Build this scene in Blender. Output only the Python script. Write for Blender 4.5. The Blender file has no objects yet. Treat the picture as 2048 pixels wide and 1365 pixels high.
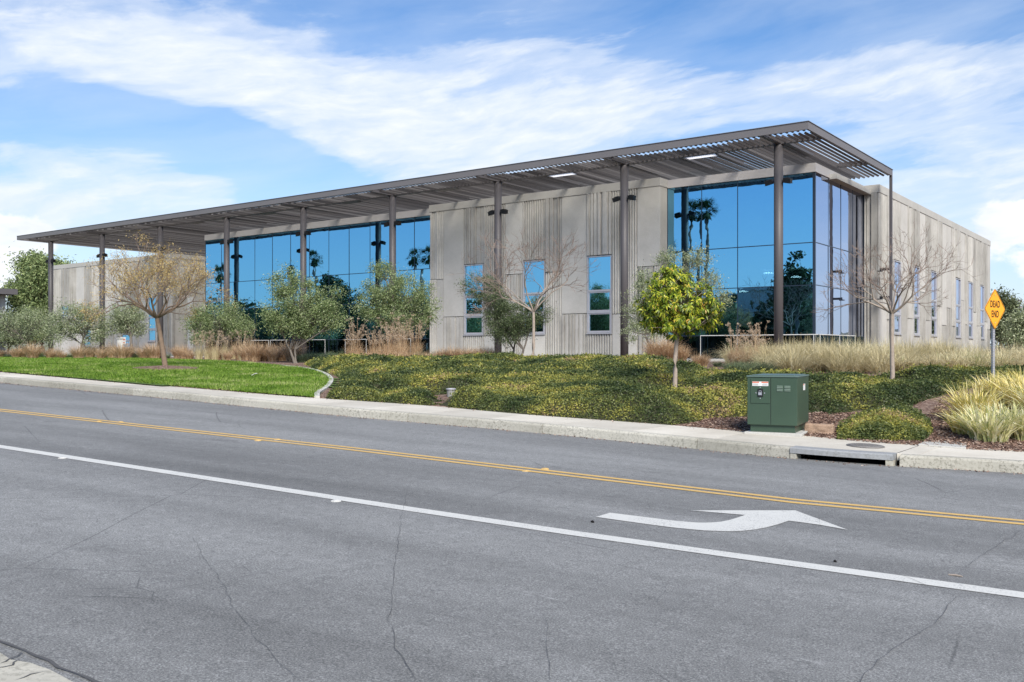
import bpy, math, random
import numpy as np
from mathutils import Vector, Matrix

# ------------------------------------------------------------------ camera, world, sun, exposure
scene = bpy.context.scene
col = scene.collection
EYE = 1.75
YAW = math.radians(36.3)
FPX = 1890.0                       # focal length in pixels of a 2048 wide frame
HOR = 703.0                        # pixel row of the horizon
cam_d = bpy.data.cameras.new("camera")
cam_d.sensor_width = 36.0
cam_d.lens = FPX / 2048 * 36.0
cam_d.shift_y = (HOR - 682.5) / 2048
cam_d.clip_end = 5000
cam_d.clip_start = 0.1
cam = bpy.data.objects.new("camera", cam_d)
col.objects.link(cam)
cam.location = (0, 0, EYE)
cam.rotation_euler = (math.radians(90), 0, YAW)
scene.camera = cam

SUN_EL, SUN_AZ = math.radians(40), math.radians(130)     # azimuth measured clockwise from +Y
world = bpy.data.worlds.new("World")
scene.world = world
world.use_nodes = True
sun_d = bpy.data.lights.new("sun", 'SUN')
sun_d.energy = 3.3
sun_d.angle = math.radians(28)
sun_d.color = (1.0, 0.93, 0.82)
sun = bpy.data.objects.new("sun", sun_d)
col.objects.link(sun)
sd = Vector((math.sin(SUN_AZ) * math.cos(SUN_EL), math.cos(SUN_AZ) * math.cos(SUN_EL), math.sin(SUN_EL)))
sun.rotation_euler = sd.to_track_quat('Z', 'Y').to_euler()
sun.location = (20, -20, 60)
scene.view_settings.view_transform = 'Standard'
scene.view_settings.look = 'None'
scene.view_settings.gamma = 1.0
scene.view_settings.exposure = 0.78
scene.cycles.max_bounces = 7
scene.cycles.transparent_max_bounces = 8
scene.cycles.caustics_reflective = False
scene.cycles.caustics_refractive = False

# ------------------------------------------------------------------ node helpers
class NT:
    def __init__(s, tree):
        s.t = tree
        s.n = tree.nodes
        s.l = tree.links
    def new(s, typ, **kw):
        n = s.n.new(typ)
        for k, v in kw.items():
            setattr(n, k, v)
        return n
    def put(s, sock, v):
        if isinstance(v, bpy.types.NodeSocket):
            s.l.new(v, sock)
        elif isinstance(v, bpy.types.Node):
            s.l.new(v.outputs[0], sock)
        elif isinstance(v, (tuple, list)) and len(v) == 3 and sock.type == 'RGBA':
            sock.default_value = (*v, 1)
        else:
            sock.default_value = v
    def math(s, op, a, b=0.0, c=None, clamp=False):
        n = s.new('ShaderNodeMath', operation=op)
        n.use_clamp = clamp
        s.put(n.inputs[0], a); s.put(n.inputs[1], b)
        if c is not None: s.put(n.inputs[2], c)
        return n.outputs[0]
    def vmath(s, op, a, b=(0, 0, 0)):
        n = s.new('ShaderNodeVectorMath', operation=op)
        s.put(n.inputs[0], a); s.put(n.inputs[1], b)
        return n.outputs[1] if op in ('LENGTH', 'DOT_PRODUCT') else n.outputs[0]
    def mix(s, fac, a, b, blend='MIX'):
        n = s.new('ShaderNodeMix', data_type='RGBA', blend_type=blend)
        s.put(n.inputs[0], fac); s.put(n.inputs[6], a); s.put(n.inputs[7], b)
        return n.outputs[2]
    def noise(s, vec, scale, detail=4, rough=0.55, dist=0.0):
        n = s.new('ShaderNodeTexNoise')
        if vec is not None: s.put(n.inputs['Vector'], vec)
        n.inputs['Scale'].default_value = scale
        n.inputs['Detail'].default_value = detail
        n.inputs['Roughness'].default_value = rough
        n.inputs['Distortion'].default_value = dist
        return n.outputs[0]
    def ramp(s, fac, stops, interp='LINEAR'):
        n = s.new('ShaderNodeValToRGB')
        n.color_ramp.interpolation = interp
        e = n.color_ramp.elements
        while len(e) < len(stops): e.new(0.5)
        for k, (p, c) in zip(e, stops):
            k.position = p
            k.color = (*c, 1) if isinstance(c, (tuple, list)) else (c, c, c, 1)
        s.put(n.inputs[0], fac)
        return n.outputs[0]
    def scale(s, vec, sc):
        n = s.new('ShaderNodeMapping')
        s.put(n.inputs[0], vec)
        n.inputs[3].default_value = sc
        return n.outputs[0]

# ------------------------------------------------------------------ sky
def build_world():
    t = NT(world.node_tree)
    t.n.clear()
    out = t.new('ShaderNodeOutputWorld')
    bg = t.new('ShaderNodeBackground')
    bg.inputs[1].default_value = 0.076
    sky = t.new('ShaderNodeTexSky', sky_type='NISHITA')
    sky.sun_disc = False
    sky.sun_elevation = SUN_EL
    sky.sun_rotation = SUN_AZ
    sky.air_density = 1.0
    sky.dust_density = 0.6
    sky.ozone_density = 2.5
    hs = t.new('ShaderNodeHueSaturation')
    hs.inputs['Saturation'].default_value = 1.12
    hs.inputs['Value'].default_value = 1.0
    t.put(hs.inputs['Color'], sky.outputs[0])
    tc = t.new('ShaderNodeTexCoord')
    d = tc.outputs['Generated']
    sep = t.new('ShaderNodeSeparateXYZ'); t.put(sep.inputs[0], d)
    # azimuth (degrees, from +Y towards -X) and elevation (degrees)
    az = t.math('MULTIPLY', t.math('ARCTAN2', t.math('MULTIPLY', sep.outputs[0], -1.0), sep.outputs[1]), 57.2958)
    el = t.math('MULTIPLY', t.math('ARCSINE', sep.outputs[2]), 57.2958)
    comb = t.new('ShaderNodeCombineXYZ')
    t.put(comb.inputs[0], az); t.put(comb.inputs[1], el)
    P = comb.outputs[0]
    # streaky warp
    w1 = t.new('ShaderNodeTexNoise'); t.put(w1.inputs['Vector'], t.scale(P, (0.045, 0.12, 1)))
    w1.inputs['Scale'].default_value = 1.0; w1.inputs['Detail'].default_value = 5
    wv = t.vmath('MULTIPLY', t.vmath('SUBTRACT', w1.outputs[1], (0.5, 0.5, 0.5)), (9.0, 4.0, 0))
    Pw = t.vmath('ADD', P, wv)
    def blob(px, py, rx, ry, ang, amp, src=Pw):
        a, e = px_dir(px, py)
        v = t.vmath('SUBTRACT', src, (a, e, 0))
        s_ = 30.3 / 1000.0 * 1.0
        m = t.new('ShaderNodeVectorRotate', rotation_type='Z_AXIS')
        t.put(m.inputs['Vector'], v); m.inputs['Angle'].default_value = math.radians(ang)
        v = t.vmath('MULTIPLY', m.outputs[0], (1.0 / (rx * s_), 1.0 / (ry * s_), 0))
        q = t.vmath('LENGTH', v)
        g = t.math('POWER', 2.718, t.math('MULTIPLY', t.math('MULTIPLY', q, q), -1.0))
        return t.math('MULTIPLY', g, amp)
    def px_dir(px, py):
        rel = (px - 1024) / FPX
        up = (HOR - py) / FPX
        a = math.degrees(YAW) - math.degrees(math.atan(rel))
        e = math.degrees(math.atan(up / math.sqrt(1 + rel * rel)))
        return a, e
    # positive angle = the band descends to the right in the photograph (azimuth grows to the left)
    B = [(60, 75, 330, 60, -8, 0.95), (420, 130, 300, 75, -12, 1.05), (700, 240, 260, 85, -14, 1.1), (960, 215, 300, 85, 4, 1.0),
         (1270, 185, 230, 65, 12, 0.8), (150, 345, 210, 30, -12, 0.55), (0, 400, 160, 40, 0, 0.45), (350, 355, 120, 22, -14, 0.45),
         (1760, 160, 340, 50, 3, 0.55), (2050, 270, 260, 110, 0, 0.6), (1700, 75, 120, 25, 15, 0.35), (1300, 20, 160, 22, 25, 0.35),
         (1250, 290, 330, 60, 5, 0.45), (1900, 420, 420, 110, 0, 0.6), (600, 15, 260, 16, 0, 0.3), (1050, 90, 200, 30, 10, 0.45),
         (200, 440, 500, 60, 0, 0.4), (2000, 140, 300, 50, 0, 0.3), (-300, 200, 260, 120, 0, 0.6)]
    tot = None
    for b in B:
        v = blob(*b)
        tot = v if tot is None else t.math('ADD', tot, v)
    # gaps of clear blue between the bands
    for b in [(330, 240, 260, 38, -16, 0.75), (520, 340, 170, 45, -14, 0.5), (1500, 60, 240, 60, 0, 0.4), (1560, 260, 110, 60, 20, 0.25), (1850, 30, 260, 50, 0, 0.5)]:
        tot = t.math('SUBTRACT', tot, blob(*b))
    # the rest of the sky, right and behind: broken cloud towards +X, clear towards the street (-Y)
    sx = t.math('MULTIPLY', t.math('SUBTRACT', sep.outputs[0], 0.45), 1.6, clamp=True)
    tot = t.math('ADD', tot, t.math('MULTIPLY', sx, 0.9))
    # fine wisps, stretched along the wind
    rot = t.new('ShaderNodeVectorRotate', rotation_type='Z_AXIS')
    t.put(rot.inputs['Vector'], Pw); rot.inputs['Angle'].default_value = math.radians(10)
    n1 = t.noise(t.scale(rot.outputs[0], (0.07, 0.30, 1)), 1.0, 8, 0.56)
    n2 = t.noise(t.scale(rot.outputs[0], (0.28, 1.1, 1)), 1.0, 6, 0.58)
    nn = t.math('ADD', t.math('MULTIPLY', t.math('SUBTRACT', n1, 0.5), 2.3), t.math('MULTIPLY', t.math('SUBTRACT', n2, 0.5), 0.9))
    bk = t.math('MULTIPLY', t.math('ADD', sep.outputs[1], 0.35), 2.0, clamp=True)       # clear above the street side
    nn = t.math('MULTIPLY', nn, t.math('ADD', 0.5, t.math('MULTIPLY', bk, 0.5)))
    dens = t.math('ADD', tot, nn)
    dens = t.ramp(t.math('MULTIPLY', dens, 0.5), [(0.06, 0.0), (0.28, 0.52), (0.52, 0.90), (0.85, 1.0)], 'EASE')
    dens = t.math('MULTIPLY', dens, t.math('ADD', 0.62, t.math('MULTIPLY', n2, 0.55)), clamp=True)
    # low heaped cloud, rounder
    n3 = t.noise(t.scale(P, (0.30, 0.42, 1)), 1.0, 8, 0.58)
    cum = t.math('ADD', blob(10, 480, 80, 60, 0, 0.95, P), blob(2050, 430, 85, 45, 0, 1.0, P))
    cum = t.math('ADD', cum, blob(2020, 520, 200, 60, 0, 0.5, P))
    cum = t.math('ADD', cum, blob(20, 570, 200, 50, 0, 0.6, P))
    cum = t.math('ADD', cum, blob(320, 480, 170, 30, 0, 0.6, P))
    cumd = t.ramp(t.math('ADD', cum, t.math('MULTIPLY', t.math('SUBTRACT', n3, 0.5), 1.5)), [(0.42, 0.0), (0.62, 1.0)], 'EASE')
    shade = t.ramp(t.noise(t.scale(P, (0.22, 0.55, 1)), 1.0, 6, 0.6), [(0.35, (7.0, 7.3, 7.9)), (0.62, (9.0, 9.0, 9.0))])
    cir = t.ramp(n2, [(0.2, (5.8, 6.6, 7.8)), (0.75, (7.6, 7.9, 8.3))])
    # near the horizon the air itself is pale
    hz = t.math('POWER', t.math('SUBTRACT', 1.0, t.math('MULTIPLY', el, 1 / 24.0), clamp=True), 2.2)
    base = t.mix(1.0, hs.outputs[0], (0.88, 1.08, 1.27), 'MULTIPLY')
    base = t.mix(t.math('MULTIPLY', hz, 0.74), base, (6.3, 6.95, 7.95))
    base = t.mix(t.math('MULTIPLY', t.ramp(n1, [(0.3, 0.0), (0.7, 1.0)]), t.math('MULTIPLY', bk, 0.34)), base, (6.6, 7.3, 8.3))
    c = t.mix(dens, base, cir)
    c = t.mix(t.math('MULTIPLY', cumd, 0.85), c, shade)
    t.put(bg.inputs[0], c)
    t.put(out.inputs[0], bg.outputs[0])
build_world()

# ------------------------------------------------------------------ view geometry: a photograph pixel as a ray from the tripod
FW = (-math.sin(YAW), math.cos(YAW)); RT = (math.cos(YAW), math.sin(YAW))
def ray(px, py=HOR):
    rel = (px - 1024) / FPX
    return FW[0] + rel * RT[0], FW[1] + rel * RT[1], (HOR - py) / FPX
def at(px, py, D):
    r = ray(px, py)
    return Vector((r[0] * D, r[1] * D, EYE + r[2] * D))
def onY(px, Y, py=HOR):
    r = ray(px, py); D = Y / r[1]
    return Vector((r[0] * D, Y, EYE + r[2] * D))
def onX(px, X, py=HOR):
    r = ray(px, py); D = X / r[0]
    return Vector((X, r[1] * D, EYE + r[2] * D))

# ------------------------------------------------------------------ ground shape
RD = (-0.9964, -0.0853)
def zr(x, y):                                          # the road climbs to the left
    s = RD[0] * x + RD[1] * y
    s = min(s, 34 + (s - 34) * 0.15) if s > 34 else s
    s = max(s, -14 + (s + 14) * 0.2) if s < -14 else s
    return 0.031 * s
def hitf(px, py, f, D0=3.0, D1=140.0):
    r = ray(px, py); D = D0; st = 0.1; prev = None
    while D < D1:
        g = EYE + r[2] * D - f(r[0] * D, r[1] * D)
        if g <= 0:
            lo, hi = D - st, D
            for _ in range(20):
                m = (lo + hi) / 2
                if EYE + r[2] * m - f(r[0] * m, r[1] * m) > 0: lo = m
                else: hi = m
            D = hi
            return Vector((r[0] * D, r[1] * D, f(r[0] * D, r[1] * D)))
        D += st
    return at(px, py, D1)
def road_hit(px, py, dz=0.0):
    return hitf(px, py, lambda x, y: zr(x, y) + dz)
KH = 0.17
kerb_px = [(0, 766), (342, 798), (700, 834), (1019, 861), (1248, 883), (1400, 899), (1577, 918), (1784, 934), (2048, 946)]
kerb = [road_hit(*p) for p in kerb_px]
back_px = [(0, 755), (301, 772), (615, 797), (870, 814), (1019, 829), (1350, 853), (1500, 866), (1716, 882), (1938, 898), (2048, 904)]
backe = [road_hit(px, py, KH) for px, py in back_px]
def interp(tab, x):
    tab = sorted((p[0], p[1]) for p in tab)
    if x <= tab[0][0]:
        return tab[0][1]
    if x >= tab[-1][0]:
        return tab[-1][1]
    for (a, b), (c, d) in zip(tab, tab[1:]):
        if a <= x <= c:
            return b + (d - b) * (x - a) / (c - a)
kerb_tab = [(p.x, p.y) for p in kerb]; back_tab = [(p.x, p.y) for p in backe]
def kY(x): return interp(kerb_tab, x)
def bY(x): return max(interp(back_tab, x), kY(x) + 1.1)
PAD = 1.32
def sm(t): t = max(0.0, min(1.0, t)); return t * t * (3 - 2 * t)
def crest(x):
    return 1.15 + 0.15 * sm((-x - 22) / 12)
def zt(x, y):
    b = bY(x)
    zs = zr(x, b) + KH + 0.01
    if y <= b: return zs
    c = crest(x)
    t = (y - b) / (27.0 - b)
    if t < 1:
        u = 0.55 * t + 0.45 * sm(t)
        z = zs + (c - zs) * u
    else:
        z = c + (PAD - c) * sm((y - 27) / 9)
    if y > 90: z += (y - 90) * 0.004
    return z
def terr_hit(px, py): return hitf(px, py, zt, 10)

# ------------------------------------------------------------------ object helpers
ROOT = {}
def tag(o, label=None, cat=None, group=None, kind=None):
    if label: o['label'] = label
    if cat: o['category'] = cat
    if group: o['group'] = group
    if kind: o['kind'] = kind
    return o
def thing(name, label, cat, loc=(0, 0, 0), group=None):
    o = bpy.data.objects.new(name, None)
    col.objects.link(o)
    o.empty_display_size = 0.2
    o.location = loc
    ROOT[o.name] = Vector(loc)
    return tag(o, label, cat, group)
def link_mesh(name, me, parent=None, origin=None):
    o = bpy.data.objects.new(name, me)
    col.objects.link(o)
    if parent is not None:
        o.parent = parent
        ROOT[o.name] = ROOT[parent.name]
    elif origin is not None:
        o.location = origin
        ROOT[o.name] = Vector(origin)
    else:
        ROOT[o.name] = Vector((0, 0, 0))
    return o
def copy_tree(o, loc=None, rotz=None, scale=None):
    r = o.copy(); col.objects.link(r)
    if loc is not None: r.location = loc
    if rotz is not None: r.rotation_euler = (0, 0, rotz)
    if scale is not None: r.scale = scale if isinstance(scale, (tuple, list)) else (scale,) * 3
    for ch in list(o.children):
        c = ch.copy(); col.objects.link(c); c.parent = r
        for g in list(ch.children):
            d = g.copy(); col.objects.link(d); d.parent = c
    return r

class MB:
    def __init__(s): s.v = []; s.f = []; s.m = []
    def add(s, vs, fs, mi=0):
        b = len(s.v); s.v += [tuple(v) for v in vs]
        s.f += [tuple(b + i for i in f) for f in fs]; s.m += [mi] * len(fs)
    def box(s, x0, x1, y0, y1, z0, z1, mi=0):
        s.add([(x0, y0, z0), (x1, y0, z0), (x1, y1, z0), (x0, y1, z0), (x0, y0, z1), (x1, y0, z1), (x1, y1, z1), (x0, y1, z1)],
              [(0, 3, 2, 1), (4, 5, 6, 7), (0, 1, 5, 4), (1, 2, 6, 5), (2, 3, 7, 6), (3, 0, 4, 7)], mi)
    def obox(s, c, ux, uy, uz, hx, hy, hz, mi=0):
        c = Vector(c); vs = []
        for k in (-1, 1):
            for (i, j) in ((-1, -1), (1, -1), (1, 1), (-1, 1)):
                vs.append(c + Vector(ux) * hx * i + Vector(uy) * hy * j + Vector(uz) * hz * k)
        s.add(vs, [(0, 3, 2, 1), (4, 5, 6, 7), (0, 1, 5, 4), (1, 2, 6, 5), (2, 3, 7, 6), (3, 0, 4, 7)], mi)
    def quad(s, a, b, c, d, mi=0): s.add([a, b, c, d], [(0, 1, 2, 3)], mi)
    def tube(s, pts, rad, n=6, mi=0, cap=True):
        pts = [Vector(p) for p in pts]; b = len(s.v)
        for i, p in enumerate(pts):
            t = (pts[min(i + 1, len(pts) - 1)] - pts[max(i - 1, 0)])
            t = t.normalized() if t.length > 1e-9 else Vector((0, 0, 1))
            a = t.cross(Vector((0, 0, 1)))
            if a.length < 0.05: a = t.cross(Vector((1, 0, 0)))
            a.normalize(); c = t.cross(a)
            r = rad[i] if isinstance(rad, (list, tuple)) else rad
            for k in range(n):
                w = 2 * math.pi * k / n
                s.v.append(tuple(p + a * math.cos(w) * r + c * math.sin(w) * r))
        for i in range(len(pts) - 1):
            for k in range(n):
                k2 = (k + 1) % n
                s.f.append((b + i * n + k, b + i * n + k2, b + (i + 1) * n + k2, b + (i + 1) * n + k)); s.m.append(mi)
        if cap:
            s.f.append(tuple(b + k for k in range(n))[::-1]); s.m.append(mi)
            e = b + (len(pts) - 1) * n
            s.f.append(tuple(e + k for k in range(n))); s.m.append(mi)
    def build(s, name, mats, parent=None, smooth=False, origin=None, bevel=0):
        off = ROOT[parent.name] if parent is not None else (Vector(origin) if origin is not None else Vector((0, 0, 0)))
        me = bpy.data.meshes.new(name)
        me.from_pydata([(a - off.x, b - off.y, c - off.z) for a, b, c in s.v], [], s.f)
        if not isinstance(mats, (list, tuple)): mats = [mats]
        for m in mats: me.materials.append(m)
        me.polygons.foreach_set('material_index', s.m)
        if smooth: me.polygons.foreach_set('use_smooth', [True] * len(s.f))
        me.update()
        o = link_mesh(name, me, parent, origin)
        if bevel:
            md = o.modifiers.new('bevel', 'BEVEL'); md.width = bevel; md.segments = 2; md.limit_method = 'ANGLE'
        return o

def np_quads(name, V, mats, parent=None, origin=None, mi=None, extra=None):
    """V: (N,4,3) world coordinates -> one mesh of loose quads"""
    off = ROOT[parent.name] if parent is not None else (Vector(origin) if origin is not None else Vector((0, 0, 0)))
    V = np.asarray(V, dtype=np.float64).reshape(-1, 4, 3) - np.array(off)
    n = len(V)
    verts = V.reshape(-1, 3); nf = n
    loops = np.arange(n * 4)
    mi_all = np.zeros(n, dtype=np.int32) if mi is None else np.asarray(mi, dtype=np.int32)
    if extra is not None:                                  # an MB joined in (already in world coordinates)
        ev = np.array(extra.v) - np.array(off)
        ef = [tuple(i + n * 4 for i in f) for f in extra.f]
        me = bpy.data.meshes.new(name)
        allv = np.concatenate([verts, ev])
        tot = [4] * n + [len(f) for f in ef]
        lp = np.concatenate([loops, np.array([i for f in ef for i in f], dtype=np.int64)]) if ef else loops
        mi_all = np.concatenate([mi_all, np.array(extra.m, dtype=np.int32)])
    else:
        me = bpy.data.meshes.new(name)
        allv = verts; tot = [4] * n; lp = loops
    tot = np.array(tot, dtype=np.int32); st = np.concatenate([[0], np.cumsum(tot)[:-1]]).astype(np.int32)
    me.vertices.add(len(allv)); me.vertices.foreach_set('co', allv.ravel())
    me.loops.add(len(lp)); me.loops.foreach_set('vertex_index', lp.astype(np.int32))
    me.polygons.add(len(tot)); me.polygons.foreach_set('loop_start', st)
    me.update(calc_edges=True)
    if not isinstance(mats, (list, tuple)): mats = [mats]
    for m in mats: me.materials.append(m)
    me.polygons.foreach_set('material_index', mi_all)
    me.validate()
    return link_mesh(name, me, parent, origin)

def leaf_quads(C, L, W, rng, up=0.3, flat=0.0):
    """diamond leaves around the centres C (N,3)"""
    n = len(C)
    d = rng.normal(size=(n, 3)); d[:, 2] = d[:, 2] * (1 - flat) + up
    d /= np.linalg.norm(d, axis=1, keepdims=True) + 1e-9
    s = np.cross(d, rng.normal(size=(n, 3))); s /= np.linalg.norm(s, axis=1, keepdims=True) + 1e-9
    l = L * rng.uniform(0.65, 1.25, (n, 1)); w = W * rng.uniform(0.7, 1.2, (n, 1))
    return np.stack([C - d * l / 2, C - s * w / 2, C + d * l / 2, C + s * w / 2], axis=1)

def blades(B, Hh, W, rng, lean=0.5, droop=0.5, segs=3, dirs=None):
    """grass blades from base points B (N,3); heights Hh (N,) -> quads (N*segs,4,3)"""
    n = len(B)
    a = rng.uniform(0, 2 * np.pi, n) if dirs is None else dirs
    dx = np.stack([np.cos(a), np.sin(a), np.zeros(n)], 1)
    ln = np.abs(rng.normal(lean, lean * 0.45, n))[:, None]
    sd_ = np.stack([-np.sin(a), np.cos(a), np.zeros(n)], 1)
    tw = rng.uniform(-1, 1, (n, 1)); sd_ = sd_ + dx * tw; sd_ /= np.linalg.norm(sd_, axis=1, keepdims=True)
    P = []
    for i in range(segs + 1):
        t = i / segs
        out = ln * Hh[:, None] * (t ** 1.6)
        z = Hh[:, None] * (t - droop * ln * t ** 3)
        P.append(B + dx * out + np.concatenate([np.zeros((n, 2)), z], 1))
    Q = []
    for i in range(segs):
        w0 = W * (1 - (i / segs) ** 1.5) / 2 + 0.0006; w1 = W * (1 - ((i + 1) / segs) ** 1.5) / 2 + 0.0004
        Q.append(np.stack([P[i] - sd_ * w0, P[i] + sd_ * w0, P[i + 1] + sd_ * w1, P[i + 1] - sd_ * w1], 1))
    return np.stack(Q, 1).reshape(-1, 4, 3)

# ------------------------------------------------------------------ materials
def mat(name):
    m = bpy.data.materials.new(name); m.use_nodes = True
    t = NT(m.node_tree); b = m.node_tree.nodes['Principled BSDF']
    b.inputs['Specular IOR Level'].default_value = 0.3
    return m, t, b
def simple(name, c, rough=0.6, metal=0.0, spec=0.3, var=0.06, scale=3.0, bump=0.0):
    m, t, b = mat(name)
    tc = t.new('ShaderNodeTexCoord').outputs['Object']
    n = t.noise(tc, scale, 5, 0.6)
    t.put(b.inputs['Base Color'], t.mix(n, tuple(x * (1 - var * 2) for x in c), tuple(min(1, x * (1 + var * 2)) for x in c)))
    b.inputs['Roughness'].default_value = rough; b.inputs['Metallic'].default_value = metal
    b.inputs['Specular IOR Level'].default_value = spec
    if bump:
        bp = t.new('ShaderNodeBump'); bp.inputs['Strength'].default_value = bump; bp.inputs['Distance'].default_value = 0.02
        t.put(bp.inputs['Height'], t.noise(tc, scale * 12, 4, 0.6)); t.put(b.inputs['Normal'], bp.outputs[0])
    return m
def foliage(name, stops, trans=0.3, rough=0.55, patch=None, pw=1.9, rw=0.55):
    """colour differs leaf by leaf; optional slow patches over the whole plant"""
    m, t, b = mat(name)
    g = t.new('ShaderNodeNewGeometry')
    r = g.outputs['Random Per Island']
    if patch:
        n = t.noise(g.outputs['Position'], patch, 3, 0.55)
        r = t.math('ADD', t.math('MULTIPLY', r, rw), t.math('MULTIPLY', t.math('SUBTRACT', n, 0.5), pw))
        r = t.math('ADD', r, 0.22, clamp=True)
    c = t.ramp(r, stops)
    t.put(b.inputs['Base Color'], c)
    b.inputs['Roughness'].default_value = rough
    tr = t.new('ShaderNodeBsdfTranslucent'); t.put(tr.inputs[0], c)
    mx = t.new('ShaderNodeMixShader'); mx.inputs[0].default_value = trans
    t.put(mx.inputs[1], b.outputs[0]); t.put(mx.inputs[2], tr.outputs[0])
    t.put(m.node_tree.nodes['Material Output'].inputs[0], mx.outputs[0])
    return m

def m_asphalt():
    m, t, b = mat('asphalt')
    p = t.new('ShaderNodeTexCoord').outputs['Object']
    rt_ = t.new('ShaderNodeVectorRotate', rotation_type='Z_AXIS'); t.put(rt_.inputs['Vector'], p); rt_.inputs['Angle'].default_value = math.radians(-4.9); p = rt_.outputs[0]
    sp = t.noise(p, 80, 4, 0.85)
    mid = t.noise(p, 9, 5, 0.6)
    big = t.noise(t.scale(p, (0.12, 0.55, 1)), 1.0, 6, 0.6)
    c = t.ramp(sp, [(0.34, (0.080, 0.082, 0.083)), (0.5, (0.172, 0.175, 0.174)), (0.66, (0.36, 0.363, 0.358))])
    c = t.mix(1.0, c, t.ramp(mid, [(0.3, 0.88), (0.7, 1.1)]), 'MULTIPLY')
    c = t.mix(1.0, c, t.ramp(big, [(0.3, 0.76), (0.5, 1.0), (0.7, 1.28)]), 'MULTIPLY')
    # worn, paler wheel tracks along the lanes and raveled light patches
    v = t.noise(t.scale(p, (0.5, 1.6, 1)), 1.1, 6, 0.7)
    wv = t.ramp(v, [(0.60, 0.0), (0.72, 1.0)])
    sp2 = t.ramp(t.noise(t.scale(p, (9, 30, 1)), 1.0, 3, 0.7), [(0.50, 0.0), (0.62, 1.0)])
    c = t.mix(t.math('MULTIPLY', t.math('MULTIPLY', wv, sp2), 0.5), c, (0.50, 0.50, 0.50))
    tr_ = t.noise(t.scale(p, (0.015, 0.9, 1)), 1.0, 4, 0.6)
    c = t.mix(1.0, c, t.ramp(tr_, [(0.36, 0.90), (0.62, 1.10)]), 'MULTIPLY')
    oil = t.math('MULTIPLY', t.ramp(t.noise(t.scale(p, (0.8, 1.4, 1)), 1.0, 5, 0.7), [(0.62, 0.0), (0.72, 1.0)]), 0.35)
    c = t.mix(oil, c, (0.06, 0.06, 0.06))
    # hairline cracks: cell borders, broken up
    q = t.vmath('ADD', p, t.vmath('MULTIPLY', t.new('ShaderNodeTexNoise').outputs[1], (0.9, 0.9, 0)))
    def cracks(scale, w, thr):
        vo = t.new('ShaderNodeTexVoronoi', feature='DISTANCE_TO_EDGE')
        t.put(vo.inputs['Vector'], q); vo.inputs['Scale'].default_value = scale
        k = t.ramp(vo.outputs[0], [(0.0, 1.0), (w, 0.0)])
        gate = t.ramp(t.noise(p, scale * 0.9, 3, 0.5), [(thr, 0.0), (thr + 0.05, 1.0)])
        return t.math('MULTIPLY', k, gate)
    cr = t.math('ADD', cracks(0.33, 0.0035, 0.52), cracks(0.9, 0.006, 0.60), clamp=True)
    c = t.mix(t.math('MULTIPLY', cr, 0.55), c, (0.03, 0.03, 0.033))
    t.put(b.inputs['Base Color'], c)
    b.inputs['Roughness'].default_value = 0.86
    bp = t.new('ShaderNodeBump'); bp.inputs['Strength'].default_value = 0.5; bp.inputs['Distance'].default_value = 0.006
    t.put(bp.inputs['Height'], sp); t.put(b.inputs['Normal'], bp.outputs[0])
    return m
def m_concrete(name, dark, light, stain=0.5, streak=False, speck=False):
    m, t, b = mat(name)
    tc = t.new('ShaderNodeTexCoord'); p = tc.outputs['Object']
    g = t.new('ShaderNodeNewGeometry')
    n = t.noise(p, 0.7, 7, 0.65)
    c = t.ramp(n, [(0.3, dark), (0.7, light)])
    f = t.noise(p, 22, 4, 0.7)
    c = t.mix(1.0, c, t.ramp(f, [(0.3, 0.93), (0.7, 1.06)]), 'MULTIPLY')
    isl = g.outputs['Random Per Island']
    c = t.mix(1.0, c, t.ramp(isl, [(0.0, 0.80 if streak else 0.82), (1.0, 1.14 if streak else 1.12)]), 'MULTIPLY')
    if streak:
        s = t.noise(t.scale(p, (5.0, 5.0, 0.22)), 1.0, 6, 0.65)
        k = t.ramp(s, [(0.44, 0.0), (0.66, 1.0)])
        gate = t.ramp(t.noise(t.scale(p, (0.5, 0.5, 0.25)), 1.0, 3, 0.5), [(0.42, 0.0), (0.62, 1.0)])
        c = t.mix(t.math('MULTIPLY', t.math('MULTIPLY', k, gate), stain), c, (0.15, 0.14, 0.12))
        s2 = t.noise(t.scale(p, (14.0, 14.0, 0.3)), 1.0, 4, 0.6)
        c = t.mix(1.0, c, t.ramp(s2, [(0.3, 0.9), (0.7, 1.06)]), 'MULTIPLY')
    if speck:
        s = t.noise(p, 26, 4, 0.75)
        k = t.ramp(s, [(0.50, 0.0), (0.60, 1.0)])
        gate = t.ramp(t.noise(p, 1.2, 3, 0.5), [(0.35, 0.15), (0.6, 1.0)])
        c = t.mix(t.math('MULTIPLY', t.math('MULTIPLY', k, gate), 0.7), c, (0.13, 0.125, 0.10))
    else:
        s = t.ramp(t.noise(p, 1.7, 6, 0.7), [(0.5, 0.0), (0.75, 1.0)])
        c = t.mix(t.math('MULTIPLY', s, stain * 0.45), c, tuple(x * 0.55 for x in dark))
    t.put(b.inputs['Base Color'], c)
    b.inputs['Roughness'].default_value = 0.85
    bp = t.new('ShaderNodeBump'); bp.inputs['Strength'].default_value = 0.25; bp.inputs['Distance'].default_value = 0.01
    t.put(bp.inputs['Height'], f); t.put(b.inputs['Normal'], bp.outputs[0])
    return m
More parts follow.
